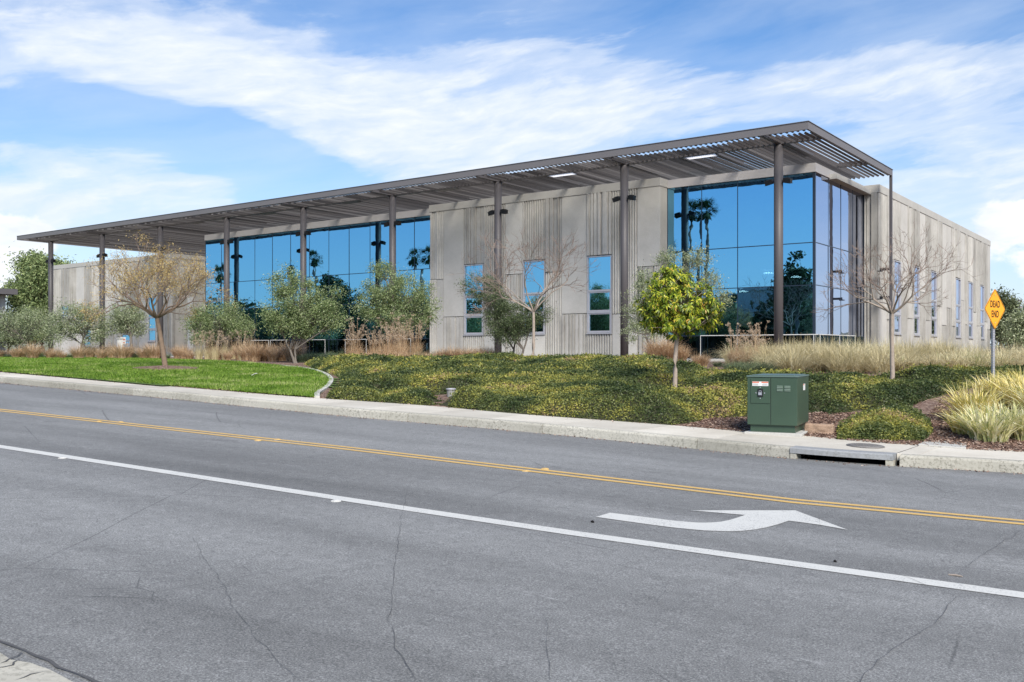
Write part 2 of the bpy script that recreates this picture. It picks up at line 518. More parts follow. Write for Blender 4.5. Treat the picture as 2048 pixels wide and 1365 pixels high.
def m_glass(name, tint, inner, refl=0.62):
    m, t, b = mat(name)
    out = m.node_tree.nodes['Material Output']
    gl = t.new('ShaderNodeBsdfGlossy'); gl.inputs['Roughness'].default_value = 0.004
    gl.inputs['Color'].default_value = (*tint, 1)
    tr = t.new('ShaderNodeBsdfTransparent'); tr.inputs[0].default_value = (*inner, 1)
    lw = t.new('ShaderNodeLayerWeight'); lw.inputs[0].default_value = 0.35
    fac = t.math('ADD', refl, t.math('MULTIPLY', lw.outputs[0], 0.3), clamp=True)
    mx = t.new('ShaderNodeMixShader'); t.put(mx.inputs[0], fac)
    t.put(mx.inputs[1], tr.outputs[0]); t.put(mx.inputs[2], gl.outputs[0])
    bp = t.new('ShaderNodeBump'); bp.inputs['Strength'].default_value = 0.09; bp.inputs['Distance'].default_value = 0.02
    p = t.new('ShaderNodeTexCoord').outputs['Object']
    t.put(bp.inputs['Height'], t.noise(p, 1.1, 2, 0.5)); t.put(gl.inputs['Normal'], bp.outputs[0])
    t.put(out.inputs[0], mx.outputs[0])
    return m

M = {}
M['asphalt'] = m_asphalt()
M['walk'] = m_concrete('sidewalk_concrete', (0.46, 0.425, 0.36), (0.62, 0.585, 0.51), 0.35)
M['kerb'] = m_concrete('kerb_concrete', (0.36, 0.345, 0.29), (0.50, 0.48, 0.42), 0.5, speck=True)
M['inlet'] = m_concrete('inlet_concrete', (0.24, 0.25, 0.26), (0.36, 0.37, 0.38), 0.5, speck=True)
M['wall'] = m_concrete('board_formed_concrete', (0.375, 0.363, 0.335), (0.53, 0.518, 0.487), 0.6, streak=True)
M['wallsmooth'] = m_concrete('smooth_concrete', (0.45, 0.437, 0.405), (0.535, 0.522, 0.49), 0.35)
M['cap'] = m_concrete('parapet_concrete', (0.43, 0.42, 0.39), (0.51, 0.50, 0.47), 0.3)
M['pave'] = m_concrete('path_concrete', (0.45, 0.44, 0.41), (0.58, 0.57, 0.53), 0.3)
M['steel'] = simple('bronze_painted_steel', (0.088, 0.082, 0.086), 0.5, 0.0, 0.4, 0.05, 1.5)
M['fascia'] = simple('fascia_painted_steel', (0.155, 0.146, 0.15), 0.5, 0.0, 0.4, 0.04, 1.0)
M['slat'] = simple('louvre_painted_steel', (0.205, 0.185, 0.18), 0.55, 0.0, 0.4, 0.06, 1.0)
M['header'] = simple('light_grey_metal_panel', (0.52, 0.50, 0.49), 0.4, 0.2, 0.4, 0.03, 0.8)
m, t, b = mat('louvre_painted_steel_varied')
g = t.new('ShaderNodeNewGeometry')
t.put(b.inputs['Base Color'], t.ramp(g.outputs['Random Per Island'], [(0.0, (0.06, 0.056, 0.06)), (0.6, (0.125, 0.118, 0.122)), (1.0, (0.26, 0.25, 0.255))])); b.inputs['Roughness'].default_value = 0.5
M['slat'] = m
M['black'] = simple('black_metal', (0.012, 0.012, 0.014), 0.45, 0, 0.4)
M['alu'] = simple('clear_aluminium', (0.50, 0.50, 0.53), 0.4, 0.3, 0.5, 0.03)
M['mull'] = simple('dark_mullion', (0.03, 0.045, 0.07), 0.35, 0.3, 0.5)
M['whitepaint'] = simple('white_rail_paint', (0.62, 0.62, 0.60), 0.5)
M['glass'] = m_glass('blue_reflective_glass', (0.25, 0.63, 0.93), (0.06, 0.13, 0.17), 0.76)
M['glass_low'] = m_glass('dark_lower_glass', (0.12, 0.24, 0.34), (0.05, 0.08, 0.10), 0.45)  # dark spandrel row; reflected planting is also put into its tone
M['glass_side'] = m_glass('cloud_paled_side_glass', (0.68, 0.74, 0.92), (0.09, 0.12, 0.15), 0.74)  # side glass with the pale cloudy sky reflection put into its tint
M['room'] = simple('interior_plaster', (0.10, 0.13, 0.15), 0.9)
M['acryl'] = None
m, t, b = mat('opal_acrylic'); b.inputs['Base Color'].default_value = (0.8, 0.8, 0.8, 1)
tr = t.new('ShaderNodeBsdfTranslucent'); tr.inputs[0].default_value = (0.97, 0.97, 0.97, 1)
mx = t.new('ShaderNodeMixShader'); mx.inputs[0].default_value = 0.9
t.put(mx.inputs[1], b.outputs[0]); t.put(mx.inputs[2], tr.outputs[0]); t.put(m.node_tree.nodes['Material Output'].inputs[0], mx.outputs[0])
M['acryl'] = m
m, t, b = mat('lamp_glow'); b.inputs['Emission Color'].default_value = (1, 0.97, 0.9, 1); b.inputs['Emission Strength'].default_value = 9
M['lamp'] = m

def m_paint(name, c, wear=0.5):
    m, t, b = mat(name)
    p = t.new('ShaderNodeTexCoord').outputs['Object']
    n = t.noise(p, 60, 4, 0.75); big = t.noise(p, 2.5, 5, 0.7)
    k = t.math('MULTIPLY', t.ramp(n, [(0.52, 0.0), (0.62, 1.0)]), t.ramp(big, [(0.38, 0.15), (0.66, wear)]))
    cc = t.mix(n, tuple(x * 0.9 for x in c), c)
    t.put(b.inputs['Base Color'], t.mix(k, cc, (0.17, 0.17, 0.175)))
    b.inputs['Roughness'].default_value = 0.7
    return m
M['linewhite'] = m_paint('white_road_paint', (0.60, 0.60, 0.57), 0.95)
M['lineyellow'] = m_paint('yellow_road_paint', (0.64, 0.42, 0.14), 1.0)
M['crack'] = simple('crack_filler', (0.085, 0.085, 0.088), 0.95)
def m_mulch():
    m, t, b = mat('bark_mulch')
    p = t.new('ShaderNodeTexCoord').outputs['Object']
    v = t.new('ShaderNodeTexVoronoi'); t.put(v.inputs['Vector'], t.scale(p, (1, 2.2, 1))); v.inputs['Scale'].default_value = 22
    v.inputs['Randomness'].default_value = 1
    sp = t.new('ShaderNodeSeparateColor'); t.put(sp.inputs[0], v.outputs['Color'])
    c = t.ramp(sp.outputs[0], [(0.0, (0.07, 0.04, 0.03)), (0.4, (0.17, 0.10, 0.075)), (0.75, (0.28, 0.19, 0.145)), (1.0, (0.42, 0.33, 0.27))])
    c = t.mix(1.0, c, t.ramp(t.noise(p, 0.6, 4), [(0.3, 0.85), (0.7, 1.15)]), 'MULTIPLY')
    t.put(b.inputs['Base Color'], c); b.inputs['Roughness'].default_value = 0.95
    bp = t.new('ShaderNodeBump'); bp.inputs['Strength'].default_value = 0.9; bp.inputs['Distance'].default_value = 0.03
    t.put(bp.inputs['Height'], v.outputs['Distance']); t.put(b.inputs['Normal'], bp.outputs[0])
    return m
M['mulch'] = m_mulch()
M['vent'] = simple('pale_green_vent_edges', (0.25, 0.33, 0.27), 0.4)
M['soil'] = simple('lawn_soil', (0.075, 0.12, 0.024), 0.95, var=0.2, scale=2.0)
M['grass'] = foliage('lawn_grass', [(0.0, (0.075, 0.155, 0.014)), (0.35, (0.15, 0.275, 0.025)), (0.65, (0.25, 0.37, 0.055)), (1.0, (0.50, 0.52, 0.22))], 0.35, patch=0.8)
M['cover'] = foliage('ground_cover_leaves', [(0.0, (0.040, 0.062, 0.022)), (0.28, (0.085, 0.115, 0.036)), (0.52, (0.155, 0.178, 0.052)), (0.74, (0.29, 0.29, 0.065)), (0.92, (0.46, 0.42, 0.09)), (1.0, (0.33, 0.24, 0.13))], 0.25, 0.45, patch=0.75, pw=3.0, rw=0.45)
M['under'] = simple('crevice_shade_underlay', (0.040, 0.042, 0.020), 0.95, var=0.3, scale=6)  # dark litter sheet under the leaves, crevice shade put into its colour
M['bark_pale'] = simple('pale_bark', (0.36, 0.30, 0.25), 0.9, var=0.18, scale=9, bump=0.5)
M['bark_brown'] = simple('brown_bark', (0.20, 0.145, 0.105), 0.9, var=0.2, scale=9, bump=0.5)
M['bark_grey'] = simple('grey_olive_bark', (0.17, 0.15, 0.13), 0.9, var=0.2, scale=7, bump=0.5)
M['twig'] = simple('bare_twigs', (0.23, 0.175, 0.145), 0.85, var=0.15, scale=4)
M['olive'] = foliage('olive_leaves', [(0.0, (0.07, 0.11, 0.04)), (0.4, (0.16, 0.225, 0.085)), (0.75, (0.30, 0.37, 0.16)), (1.0, (0.52, 0.57, 0.34))], 0.25)
M['olive_pale'] = foliage('silvery_olive_leaves', [(0.0, (0.11, 0.14, 0.07)), (0.4, (0.23, 0.28, 0.15)), (0.75, (0.38, 0.43, 0.25)), (1.0, (0.56, 0.59, 0.42))], 0.25)
M['olive_dark'] = foliage('dark_olive_leaves', [(0.0, (0.04, 0.06, 0.03)), (0.5, (0.095, 0.135, 0.06)), (0.85, (0.17, 0.22, 0.10)), (1.0, (0.28, 0.33, 0.17))], 0.25)
M['loquat'] = foliage('glossy_yellow_green_leaves', [(0.0, (0.05, 0.09, 0.010)), (0.42, (0.15, 0.22, 0.02)), (0.72, (0.35, 0.41, 0.035)), (0.93, (0.60, 0.56, 0.055)), (1.0, (0.55, 0.30, 0.08))], 0.25, 0.35)
M['pine'] = foliage('pine_needles', [(0.0, (0.08, 0.12, 0.05)), (0.5, (0.19, 0.26, 0.10)), (1.0, (0.38, 0.44, 0.20))], 0.2)
M['far_green'] = foliage('far_tree_leaves', [(0.0, (0.05, 0.065, 0.035)), (0.5, (0.11, 0.135, 0.065)), (1.0, (0.20, 0.23, 0.12))], 0.2)
M['dark_green'] = foliage('dark_street_tree_leaves', [(0.0, (0.02, 0.04, 0.02)), (0.5, (0.05, 0.085, 0.035)), (1.0, (0.09, 0.13, 0.055))], 0.15)
M['pods'] = foliage('dry_brown_leaflets', [(0.0, (0.24, 0.16, 0.05)), (0.5, (0.46, 0.33, 0.12)), (1.0, (0.66, 0.52, 0.25))], 0.25)
M['tawny'] = foliage('tawny_grass_blades', [(0.0, (0.34, 0.21, 0.12)), (0.5, (0.56, 0.39, 0.235)), (1.0, (0.78, 0.62, 0.42))], 0.3)
M['straw'] = foliage('straw_grass_blades', [(0.0, (0.34, 0.28, 0.13)), (0.45, (0.60, 0.52, 0.31)), (0.85, (0.78, 0.71, 0.48)), (1.0, (0.36, 0.38, 0.15))], 0.3, patch=0.5)
M['plume'] = foliage('seed_plumes', [(0.0, (0.36, 0.25, 0.17)), (0.5, (0.52, 0.41, 0.30)), (1.0, (0.70, 0.60, 0.47))], 0.35)
M['bluegreen'] = foliage('grey_green_blades', [(0.0, (0.10, 0.14, 0.08)), (0.6, (0.19, 0.25, 0.13)), (1.0, (0.32, 0.36, 0.2))], 0.3)
M['flax'] = foliage('variegated_strap_leaves', [(0.0, (0.26, 0.32, 0.12)), (0.3, (0.62, 0.61, 0.28)), (0.65, (0.84, 0.78, 0.45)), (1.0, (0.92, 0.88, 0.66))], 0.3)
M['flax_gold'] = foliage('golden_strap_leaves', [(0.0, (0.38, 0.38, 0.10)), (0.35, (0.74, 0.62, 0.20)), (0.75, (0.90, 0.78, 0.36)), (1.0, (0.93, 0.86, 0.56))], 0.3)
M['cabinet'] = simple('green_cabinet_paint', (0.040, 0.072, 0.046), 0.42, 0, 0.45, 0.07, 2.5)
M['cabinet_top'] = simple('pale_green_cabinet_lid', (0.10, 0.15, 0.13), 0.38, 0, 0.5, 0.07, 2.5)  # lid set lighter and greyer than the body
M['signface'] = simple('orange_yellow_sign_sheeting', (0.88, 0.37, 0.018), 0.45, 0, 0.4, 0.02)
M['signink'] = simple('black_sign_ink', (0.015, 0.012, 0.01), 0.5)
M['galv'] = simple('galvanised_steel', (0.42, 0.43, 0.47), 0.45, 0.5, 0.5, 0.1, 20)
M['sticker'] = simple('white_sticker', (0.7, 0.7, 0.7), 0.5)
M['red'] = simple('orange_red_print', (0.62, 0.14, 0.06), 0.5)
M['grey'] = simple('grey_plastic', (0.26, 0.26, 0.25), 0.6)
M['stone'] = simple('tan_split_stone', (0.36, 0.25, 0.18), 0.9, var=0.2, scale=6, bump=0.8)
M['hole'] = simple('shade_dark_concrete', (0.02, 0.02, 0.02), 0.95)  # shade of the drain pit put into the colour; also darkens sidewalk joints
M['iron'] = simple('cast_iron_lid', (0.20, 0.19, 0.18), 0.7, 0.2, var=0.15, scale=12, bump=0.4)
M['stucco'] = simple('white_stucco', (0.60, 0.60, 0.58), 0.8)
M['roofdark'] = simple('dark_roof_edge', (0.10, 0.095, 0.10), 0.6)
M['hill'] = simple('far_hillside', (0.16, 0.17, 0.13), 0.95, var=0.25, scale=0.02)

# ------------------------------------------------------------------ setting: ground, road, kerb, sidewalk
def grid_mesh(name, xs, ys, f, m, kind='structure', mask=None):
    mb = MB()
    idx = {}
    for i, x in enumerate(xs):
        for j, y in enumerate(ys):
            idx[i, j] = len(mb.v); mb.v.append((x, y, f(x, y)))
    for i in range(len(xs) - 1):
        for j in range(len(ys) - 1):
            if mask and not mask((xs[i] + xs[i + 1]) / 2, (ys[j] + ys[j + 1]) / 2): continue
            mb.f.append((idx[i, j], idx[i + 1, j], idx[i + 1, j + 1], idx[i, j + 1])); mb.m.append(0)
    return tag(mb.build(name, m, smooth=True), kind=kind)
xs_all = [-900, -500, -300, -200, -150, -120] + [x * 1.5 for x in range(-66, 20)] + [40, 60, 100, 200, 400, 900]
def ground_z(x, y):
    if y < bY(x) + 0.02: return zr(x, y) - 0.25
    return zt(x, y) - 0.0
# one sheet: bands follow the back edge of the sidewalk
mb = MB(); rows = []
vs = [-900, -300, -60, -15, 0, 8, -1, -2]                        # -1 and -2: the two edges at the sidewalk
offs = [0.0, 0.4, 0.8, 1.2, 1.8, 2.4, 3, 3.8, 4.6, 5.5, 6.5, 7.5, 8.5, 9.5, 10.5, 12, 14, 17, 21, 26, 35, 50, 70, 100, 160, 260, 420, 700, 1100]
xs_g = [-900, -500, -300, -200, -150, -120, -105] + [x * 1.0 for x in range(-96, 21)] + [30, 45, 70, 120, 250, 500, 900]
for x in xs_g:
    r = []
    for y in (-900, -300, -60, -15, 0, 8): r.append((x, y, zr(x, y) - 0.25))
    b = bY(x)
    r.append((x, b - 0.15, zr(x, b) - 0.25)); r.append((x, b - 0.01, zt(x, b) - 0.03))
    for o in offs: r.append((x, b + o, zt(x, b + o) - (0.02 if o == 0 else 0)))
    rows.append(r)
nr = len(rows[0])
for r in rows: mb.v += r
for i in range(len(rows) - 1):
    for j in range(nr - 1):
        mb.f.append((i * nr + j, (i + 1) * nr + j, (i + 1) * nr + j + 1, i * nr + j + 1)); mb.m.append(0)
tag(mb.build('ground', M['mulch'], smooth=True), kind='structure')

# smooth kerb line (plan) as a dense polyline
def dense(tab, step=0.35, x0=-150, x1=40):
    tab = sorted(tab)
    xs = []; x = x0
    while x <= x1: xs.append(x); x += step if -32 < x < 3 else 2.0
    ys = np.array([interp(tab, v) for v in xs])
    # light smoothing
    for _ in range(6):
        ys[1:-1] = (ys[:-2] + 2 * ys[1:-1] + ys[2:]) / 4
    return xs, ys
kx, ky = dense(kerb_tab)
def kYs(x): return float(np.interp(x, kx, ky))
bys = np.array([max(interp(back_tab, v), y + 1.15) for v, y in zip(kx, ky)])
for _ in range(6): bys[1:-1] = (bys[:-2] + 2 * bys[1:-1] + bys[2:]) / 4
def bYs(x): return float(np.interp(x, kx, bys))

mb = MB()
ysr = [-14, -10, -7, -4, -1, 2, 5, 8, 11]
for i, x in enumerate(kx):
    for y in ysr: mb.v.append((x, y, zr(x, y)))
    mb.v.append((x, ky[i] + 0.12, zr(x, ky[i])))
nr = len(ysr) + 1
for i in range(len(kx) - 1):
    for j in range(nr - 1):
        mb.f.append((i * nr + j, (i + 1) * nr + j, (i + 1) * nr + j + 1, i * nr + j + 1)); mb.m.append(0)
tag(mb.build('road', M['asphalt'], smooth=True), kind='structure')

# the inlet sits between these two stations along the kerb
IN0 = road_hit(1590, 919).x; IN1 = road_hit(1768, 933).x
SLAB0 = road_hit(1577, 918).x; SLAB1 = road_hit(1784, 934).x
mb = MB()
def kerb_run(mb, xa, xb, prof, n):
    pts = [xa + (xb - xa) * i / n for i in range(n + 1)]
    base = len(mb.v); m_ = len(prof)
    for x in pts:
        y = kYs(x); z = zr(x, y)
        for (dy, dz) in prof: mb.v.append((x, y + dy, z + dz))
    for i in range(n):
        for j in range(m_ - 1):
            mb.f.append((base + i * m_ + j, base + (i + 1) * m_ + j, base + (i + 1) * m_ + j + 1, base + i * m_ + j + 1)); mb.m.append(0)
    mb.f.append(tuple(base + j for j in range(m_))); mb.m.append(0)
    e = base + n * m_
    mb.f.append(tuple(e + j for j in range(m_))[::-1]); mb.m.append(0)
prof = [(0, -0.1), (0.004, 0.0), (0.015, KH - 0.035), (0.028, KH - 0.012), (0.052, KH), (0.16, KH + 0.003), (0.16, -0.1)]
x = -150
while x < 34:
    L_ = 3.05
    xb = x + L_
    a, b_ = x + 0.006, xb - 0.006
    if b_ > SLAB0 and a < SLAB1:
        if a < SLAB0 - 0.3: kerb_run(mb, a, SLAB0 - 0.01, prof, 6)
        if b_ > SLAB1 + 0.3: kerb_run(mb, SLAB1 + 0.012, b_, prof, 6)
    else: kerb_run(mb, a, b_, prof, 8)
    x = xb
tag(mb.build('kerb', M['kerb'], smooth=False), kind='structure')

mb = MB()
x = -150 + 0.7
while x < 34:
    xb = x + 1.52
    a, b_ = x + 0.005, xb - 0.005
    n = 3
    P0 = []; P1 = []
    if a < SLAB1 and b_ > SLAB0:
        a2, b2 = (a, min(b_, SLAB0 - 0.006)) if a < SLAB0 else (max(a, SLAB1 + 0.006), b_)
        if b2 - a2 < 0.1: x = xb; continue
        a, b_ = a2, b2
    base = len(mb.v)
    for i in range(n + 1):
        xx = a + (b_ - a) * i / n
        y0, y1 = kYs(xx) + 0.168, bYs(xx) + 0.03
        z0 = zr(xx, kYs(xx)) + KH + 0.003
        z1 = zr(xx, y1) + KH + 0.015
        for (y, z) in ((y0, z0 - 0.1), (y0, z0), (y1, z1), (y1, z1 - 0.12)): mb.v.append((xx, y, z))
    for i in range(n):
        for j in range(3): mb.f.append((base + i * 4 + j, base + (i + 1) * 4 + j, base + (i + 1) * 4 + j + 1, base + i * 4 + j + 1)); mb.m.append(0)
    mb.f.append((base, base + 1, base + 2, base + 3)); mb.m.append(0)
    e = base + n * 4; mb.f.append((e + 3, e + 2, e + 1, e)); mb.m.append(0)
    x = xb
tag(mb.build('sidewalk', M['walk']), kind='structure')
mb = MB()                                                  # near black bedding under the sidewalk joints
for i in range(len(kx) - 1):
    if kx[i + 1] > 34: break
    q = []
    for xx in (kx[i], kx[i + 1]):
        q.append([(xx, kYs(xx) + 0.14, zr(xx, kYs(xx)) + KH - 0.04), (xx, bYs(xx) + 0.02, zr(xx, bYs(xx)) + KH - 0.03)])
    if kx[i + 1] > SLAB0 - 0.2 and kx[i] < SLAB1 + 0.2: continue
    mb.quad(q[0][0], q[1][0], q[1][1], q[0][1])
tag(mb.build('sidewalk_bedding', M['hole']), kind='structure')

# ---- kerb inlet
def frame_at(x):
    y = kYs(x); e = 0.2
    d = Vector((2 * e, kYs(x + e) - kYs(x - e), zr(x + e, kYs(x + e)) - zr(x - e, kYs(x - e)))).normalized()
    return Vector((x, y, zr(x, y))), d
inl = thing('storm_drain_inlet', 'kerb inlet of a storm drain with a long dark slot and a stained grey lintel', 'storm drain', ((IN0 + IN1) / 2, kYs((IN0 + IN1) / 2), zr((IN0 + IN1) / 2, 14)))
def prism_run(mb, xa, xb, cs, n=6):
    base = len(mb.v); m_ = len(cs)
    for i in range(n + 1):
        x = xa + (xb - xa) * i / n; y = kYs(x); z = zr(x, y)
        for (dy, dz) in cs: mb.v.append((x, y + dy, z + dz))
    for i in range(n):
        for j in range(m_):
            j2 = (j + 1) % m_
            mb.f.append((base + i * m_ + j, base + (i + 1) * m_ + j, base + (i + 1) * m_ + j2, base + i * m_ + j2)); mb.m.append(0)
    mb.f.append(tuple(base + j for j in range(m_))); mb.m.append(0)
    mb.f.append(tuple(base + n * m_ + j for j in range(m_))[::-1]); mb.m.append(0)
mb = MB(); prism_run(mb, SLAB0 + 0.004, SLAB1 - 0.004, [(-0.01, KH - 0.085), (-0.006, KH - 0.015), (0.02, KH + 0.002), (0.24, KH + 0.005), (0.24, KH - 0.085)])
mb.build('lintel', M['inlet'], inl)
mb = MB(); prism_run(mb, SLAB0 + 0.004, IN0, [(0.0, -0.1), (0.0, KH - 0.087), (0.22, KH - 0.087), (0.22, -0.1)], 1)
mb.build('kerb_end', M['kerb'], inl)
mb = MB(); prism_run(mb, IN1, SLAB1 - 0.004, [(0.0, -0.1), (0.0, KH - 0.087), (0.22, KH - 0.087), (0.22, -0.1)], 1)
mb.build('kerb_end', M['kerb'], inl)
mb = MB()
prism_run(mb, IN0 + 0.003, IN1 - 0.003, [(0.10, -0.9), (0.10, -0.10), (0.9, -0.10), (0.9, KH - 0.09), (0.94, KH - 0.09), (0.94, -0.9)], 4)
mb.build('catch_pit', M['hole'], inl)
mb = MB()
n = 8; base = 0
xa, xb = SLAB0 + 0.004, SLAB1 - 0.004
for i in range(n + 1):
    xx = xa + (xb - xa) * i / n
    y0, y1 = kYs(xx) + 0.246, bYs(xx) + 0.03
    z0 = zr(xx, kYs(xx)) + KH + 0.006; z1 = zr(xx, y1) + KH + 0.015
    for (y, z) in ((y0, z0 - 0.1), (y0, z0), (y1, z1), (y1, z1 - 0.12)): mb.v.append((xx, y, z))
for i in range(n):
    for j in range(3): mb.f.append((i * 4 + j, (i + 1) * 4 + j, (i + 1) * 4 + j + 1, i * 4 + j + 1)); mb.m.append(0)
mb.build('top_slab', M['walk'], inl)
# manhole lid on the slab
c = road_hit(1731, 893, KH + 0.01)
mh = MB()
for (r0, r1, z0, z1) in ((0, 0.245, 0.016, 0.016), (0.245, 0.25, 0.016, 0.008), (0.25, 0.275, 0.008, 0.010), (0.275, 0.285, 0.010, 0.0)):
    n = 36
    for k in range(n):
        w0, w1 = 2 * math.pi * k / n, 2 * math.pi * (k + 1) / n
        mh.quad(*[(c.x + r * math.cos(w), c.y + r * math.sin(w), zr(c.x, c.y) + KH + 0.016 + z - 0.031 * r * math.cos(w)) for r, w, z in ((r0, w0, z0), (r1, w0, z1), (r1, w1, z1), (r0, w1, z0))])
for a in range(-3, 4):
    for b2 in range(-3, 4):
        if a * a + b2 * b2 < 10:
            mh.box(c.x + a * 0.06 - 0.018, c.x + a * 0.06 + 0.018, c.y + b2 * 0.06 - 0.018, c.y + b2 * 0.06 + 0.018, zr(c.x, c.y) + KH + 0.02 - 0.031 * a * 0.06, zr(c.x, c.y) + KH + 0.038 - 0.031 * a * 0.06)
o = mh.build('manhole_cover', M['iron'], origin=(c.x, c.y, c.z)); tag(o, 'round brown iron manhole cover set in the slab behind the storm drain', 'manhole cover')
# flat concrete utility lid in the mulch edge
q = [Vector(p) for p in (road_hit(1836, 890, KH + .03), road_hit(1932, 897, KH + .03), road_hit(1934, 884, KH + .03), road_hit(1856, 881, KH + .03))]
mb = MB()
th = thing('utility_vault', 'flat pale concrete utility vault lid beside the sidewalk, near the striped leaves', 'utility vault', q[0])
for v in q: v.z += 0.012
mb.add([v - Vector((0, 0, 0.15)) for v in q] + q, [(3, 2, 1, 0), (4, 5, 6, 7), (0, 1, 5, 4), (1, 2, 6, 5), (2, 3, 7, 6), (3, 0, 4, 7)])
mb.build('lid', M['pave'], th, bevel=0.01)
cc = sum(q, Vector()) / 4
for dx in (-0.22, 0.22):
    mb = MB(); mb.box(cc.x + dx - 0.03, cc.x + dx + 0.03, cc.y - 0.015, cc.y + 0.015, cc.z + 0.001, cc.z + 0.012)
    mb.build('lifting_eye', M['iron'], th)

# ---- road markings
def offset_line(pxs, width, off=0.0, ext0=0, ext1=0, step=0.6):
    P = [road_hit(*p) for p in pxs]
    P = sorted(P, key=lambda v: v.x)
    d = (P[1] - P[0]).normalized(); P.insert(0, P[0] - d * ext0)
    d = (P[-1] - P[-2]).normalized(); P.append(P[-1] + d * ext1)
    Q = []
    for a, b in zip(P, P[1:]):
        n = max(1, int((b - a).length / step))
        for i in range(n): Q.append(a + (b - a) * i / n)
    Q.append(P[-1])
    mb = MB()
    L, R = [], []
    for i, p in enumerate(Q):
        t_ = Q[min(i + 1, len(Q) - 1)] - Q[max(i - 1, 0)]
        nrm = Vector((-t_.y, t_.x)).normalized()
        for s_, arr in ((off + width / 2, L), (off - width / 2, R)):
            X, Y = p.x + nrm.x * s_, p.y + nrm.y * s_
            arr.append((X, Y, zr(X, Y) + 0.005))
    for i in range(len(Q) - 1): mb.quad(R[i], R[i + 1], L[i + 1], L[i])
    return mb
mb = offset_line([(0, 894), (805, 1017), (1150, 1068), (1588, 1129), (2048, 1192)], 0.19, 0, 70, 30)
tag(mb.build('white_lane_line', M['linewhite']), kind='structure')
YL = [(0, 821), (700, 898), (1588, 1003), (2048, 1046)]
for s_ in (-0.105, 0.105):
    mb = offset_line(YL, 0.105, s_, 80, 30)
    tag(mb.build('yellow_centre_line', M['lineyellow']), kind='structure')
# left-turn arrow
S = 0.4385
def Z3(p): return road_hit(1150 + p[0] * S, 980 + p[1] * S)
up = [(95, 126), (160, 107), (300, 124), (450, 143), (540, 151), (600, 153), (660, 149), (710, 139), (748, 127), (775, 117)]
dn = [(95, 126), (300, 155), (450, 175), (590, 188), (700, 192), (780, 190), (860, 177), (925, 160), (975, 143)]
head = [(525, 96), (775, 117), (975, 143), (1110, 161), (1245, 185), (1005, 96)]
mb = MB()
up2 = []; dn2 = []
def resample(pl, n):
    P = [Vector((a, b)) for a, b in pl]
    L = [0]
    for a, b in zip(P, P[1:]): L.append(L[-1] + (b - a).length)
    out = []
    for i in range(n + 1):
        s_ = L[-1] * i / n
        for k in range(len(P) - 1):
            if L[k + 1] >= s_ - 1e-6:
                out.append(P[k].lerp(P[k + 1], (s_ - L[k]) / max(1e-6, L[k + 1] - L[k]))); break
    return out
U = resample(up[1:], 16); Dn = resample(dn, 16)
def lift(v): return (v.x, v.y, v.z + 0.0052)
Uw = [lift(Z3(p)) for p in U]; Dw = [lift(Z3(p)) for p in Dn]
for i in range(16): mb.quad(Dw[i], Dw[i + 1], Uw[i + 1], Uw[i])
A = [lift(Z3(p)) for p in head]
mb.add(A, [(0, 1, 5), (1, 2, 5), (2, 3, 5), (3, 4, 5)])
tag(mb.build('turn_arrow_marking', M['linewhite']), kind='structure')
# raised pavement markers
def marker(px, py, m, label, grp, r=0.055):
    p = road_hit(px, py)
    mb = MB(); n = 16
    prof = [(r, 0), (r * 0.93, 0.008), (r * 0.7, 0.014), (r * 0.3, 0.018), (0.001, 0.0185)]
    for (r0, z0), (r1, z1) in zip(prof, prof[1:]):
        for k in range(n):
            w0, w1 = 2 * math.pi * k / n, 2 * math.pi * (k + 1) / n
            mb.quad(*[(p.x + rr * math.cos(w), p.y + rr * math.sin(w), p.z + z) for rr, w, z in ((r0, w0, z0), (r0, w1, z0), (r1, w1, z1), (r1, w0, z1))])
    tag(mb.build('road_marker', m, origin=p), label, 'road marker', grp)
for px, py, side in ((197, 844, 'near'), (241, 845, 'far'), (516, 882, 'near'), (555, 880, 'far'), (1052, 943, 'near'), (1090, 939, 'far')):
    marker(px, py, M['lineyellow'], 'small round yellow road marker on the %s side of the double yellow line' % side, 'yellow road markers %s the kerb side lane' % ('away from' if side == 'near' else 'towards'))
marker(125, 917, M['linewhite'], 'small white round road marker at the far left below the white line', 'white road markers')
marker(672, 1003, M['linewhite'], 'small white round road marker below the middle of the white line', 'white road markers')
# cracks: thin jagged ribbons of filler in the asphalt
rnd = random.Random(4)
def crack(pxs, w, name='road_crack'):
    P = [road_hit(*p) for p in pxs]
    Q = []
    for a, b in zip(P, P[1:]):
        n = max(2, int((b - a).length / 0.12))
        for i in range(n):
            q = a.lerp(b, i / n)
            if i or Q: q = q + Vector((rnd.gauss(0, 0.008), rnd.gauss(0, 0.008), 0))
            Q.append(q)
    Q.append(P[-1])
    mb = MB(); L, R = [], []
    for i, p in enumerate(Q):
        t_ = Q[min(i + 1, len(Q) - 1)] - Q[max(i - 1, 0)]
        nrm = Vector((-t_.y, t_.x)).normalized(); ww = w * rnd.uniform(0.35, 1.2)
        if i in (0, len(Q) - 1): ww = 0.001
        L.append((p.x + nrm.x * ww / 2, p.y + nrm.y * ww / 2, zr(p.x, p.y) + 0.0092)); R.append((p.x - nrm.x * ww / 2, p.y - nrm.y * ww / 2, zr(p.x, p.y) + 0.0092))
    for i in range(len(Q) - 1): mb.quad(R[i], R[i + 1], L[i + 1], L[i])
    return mb
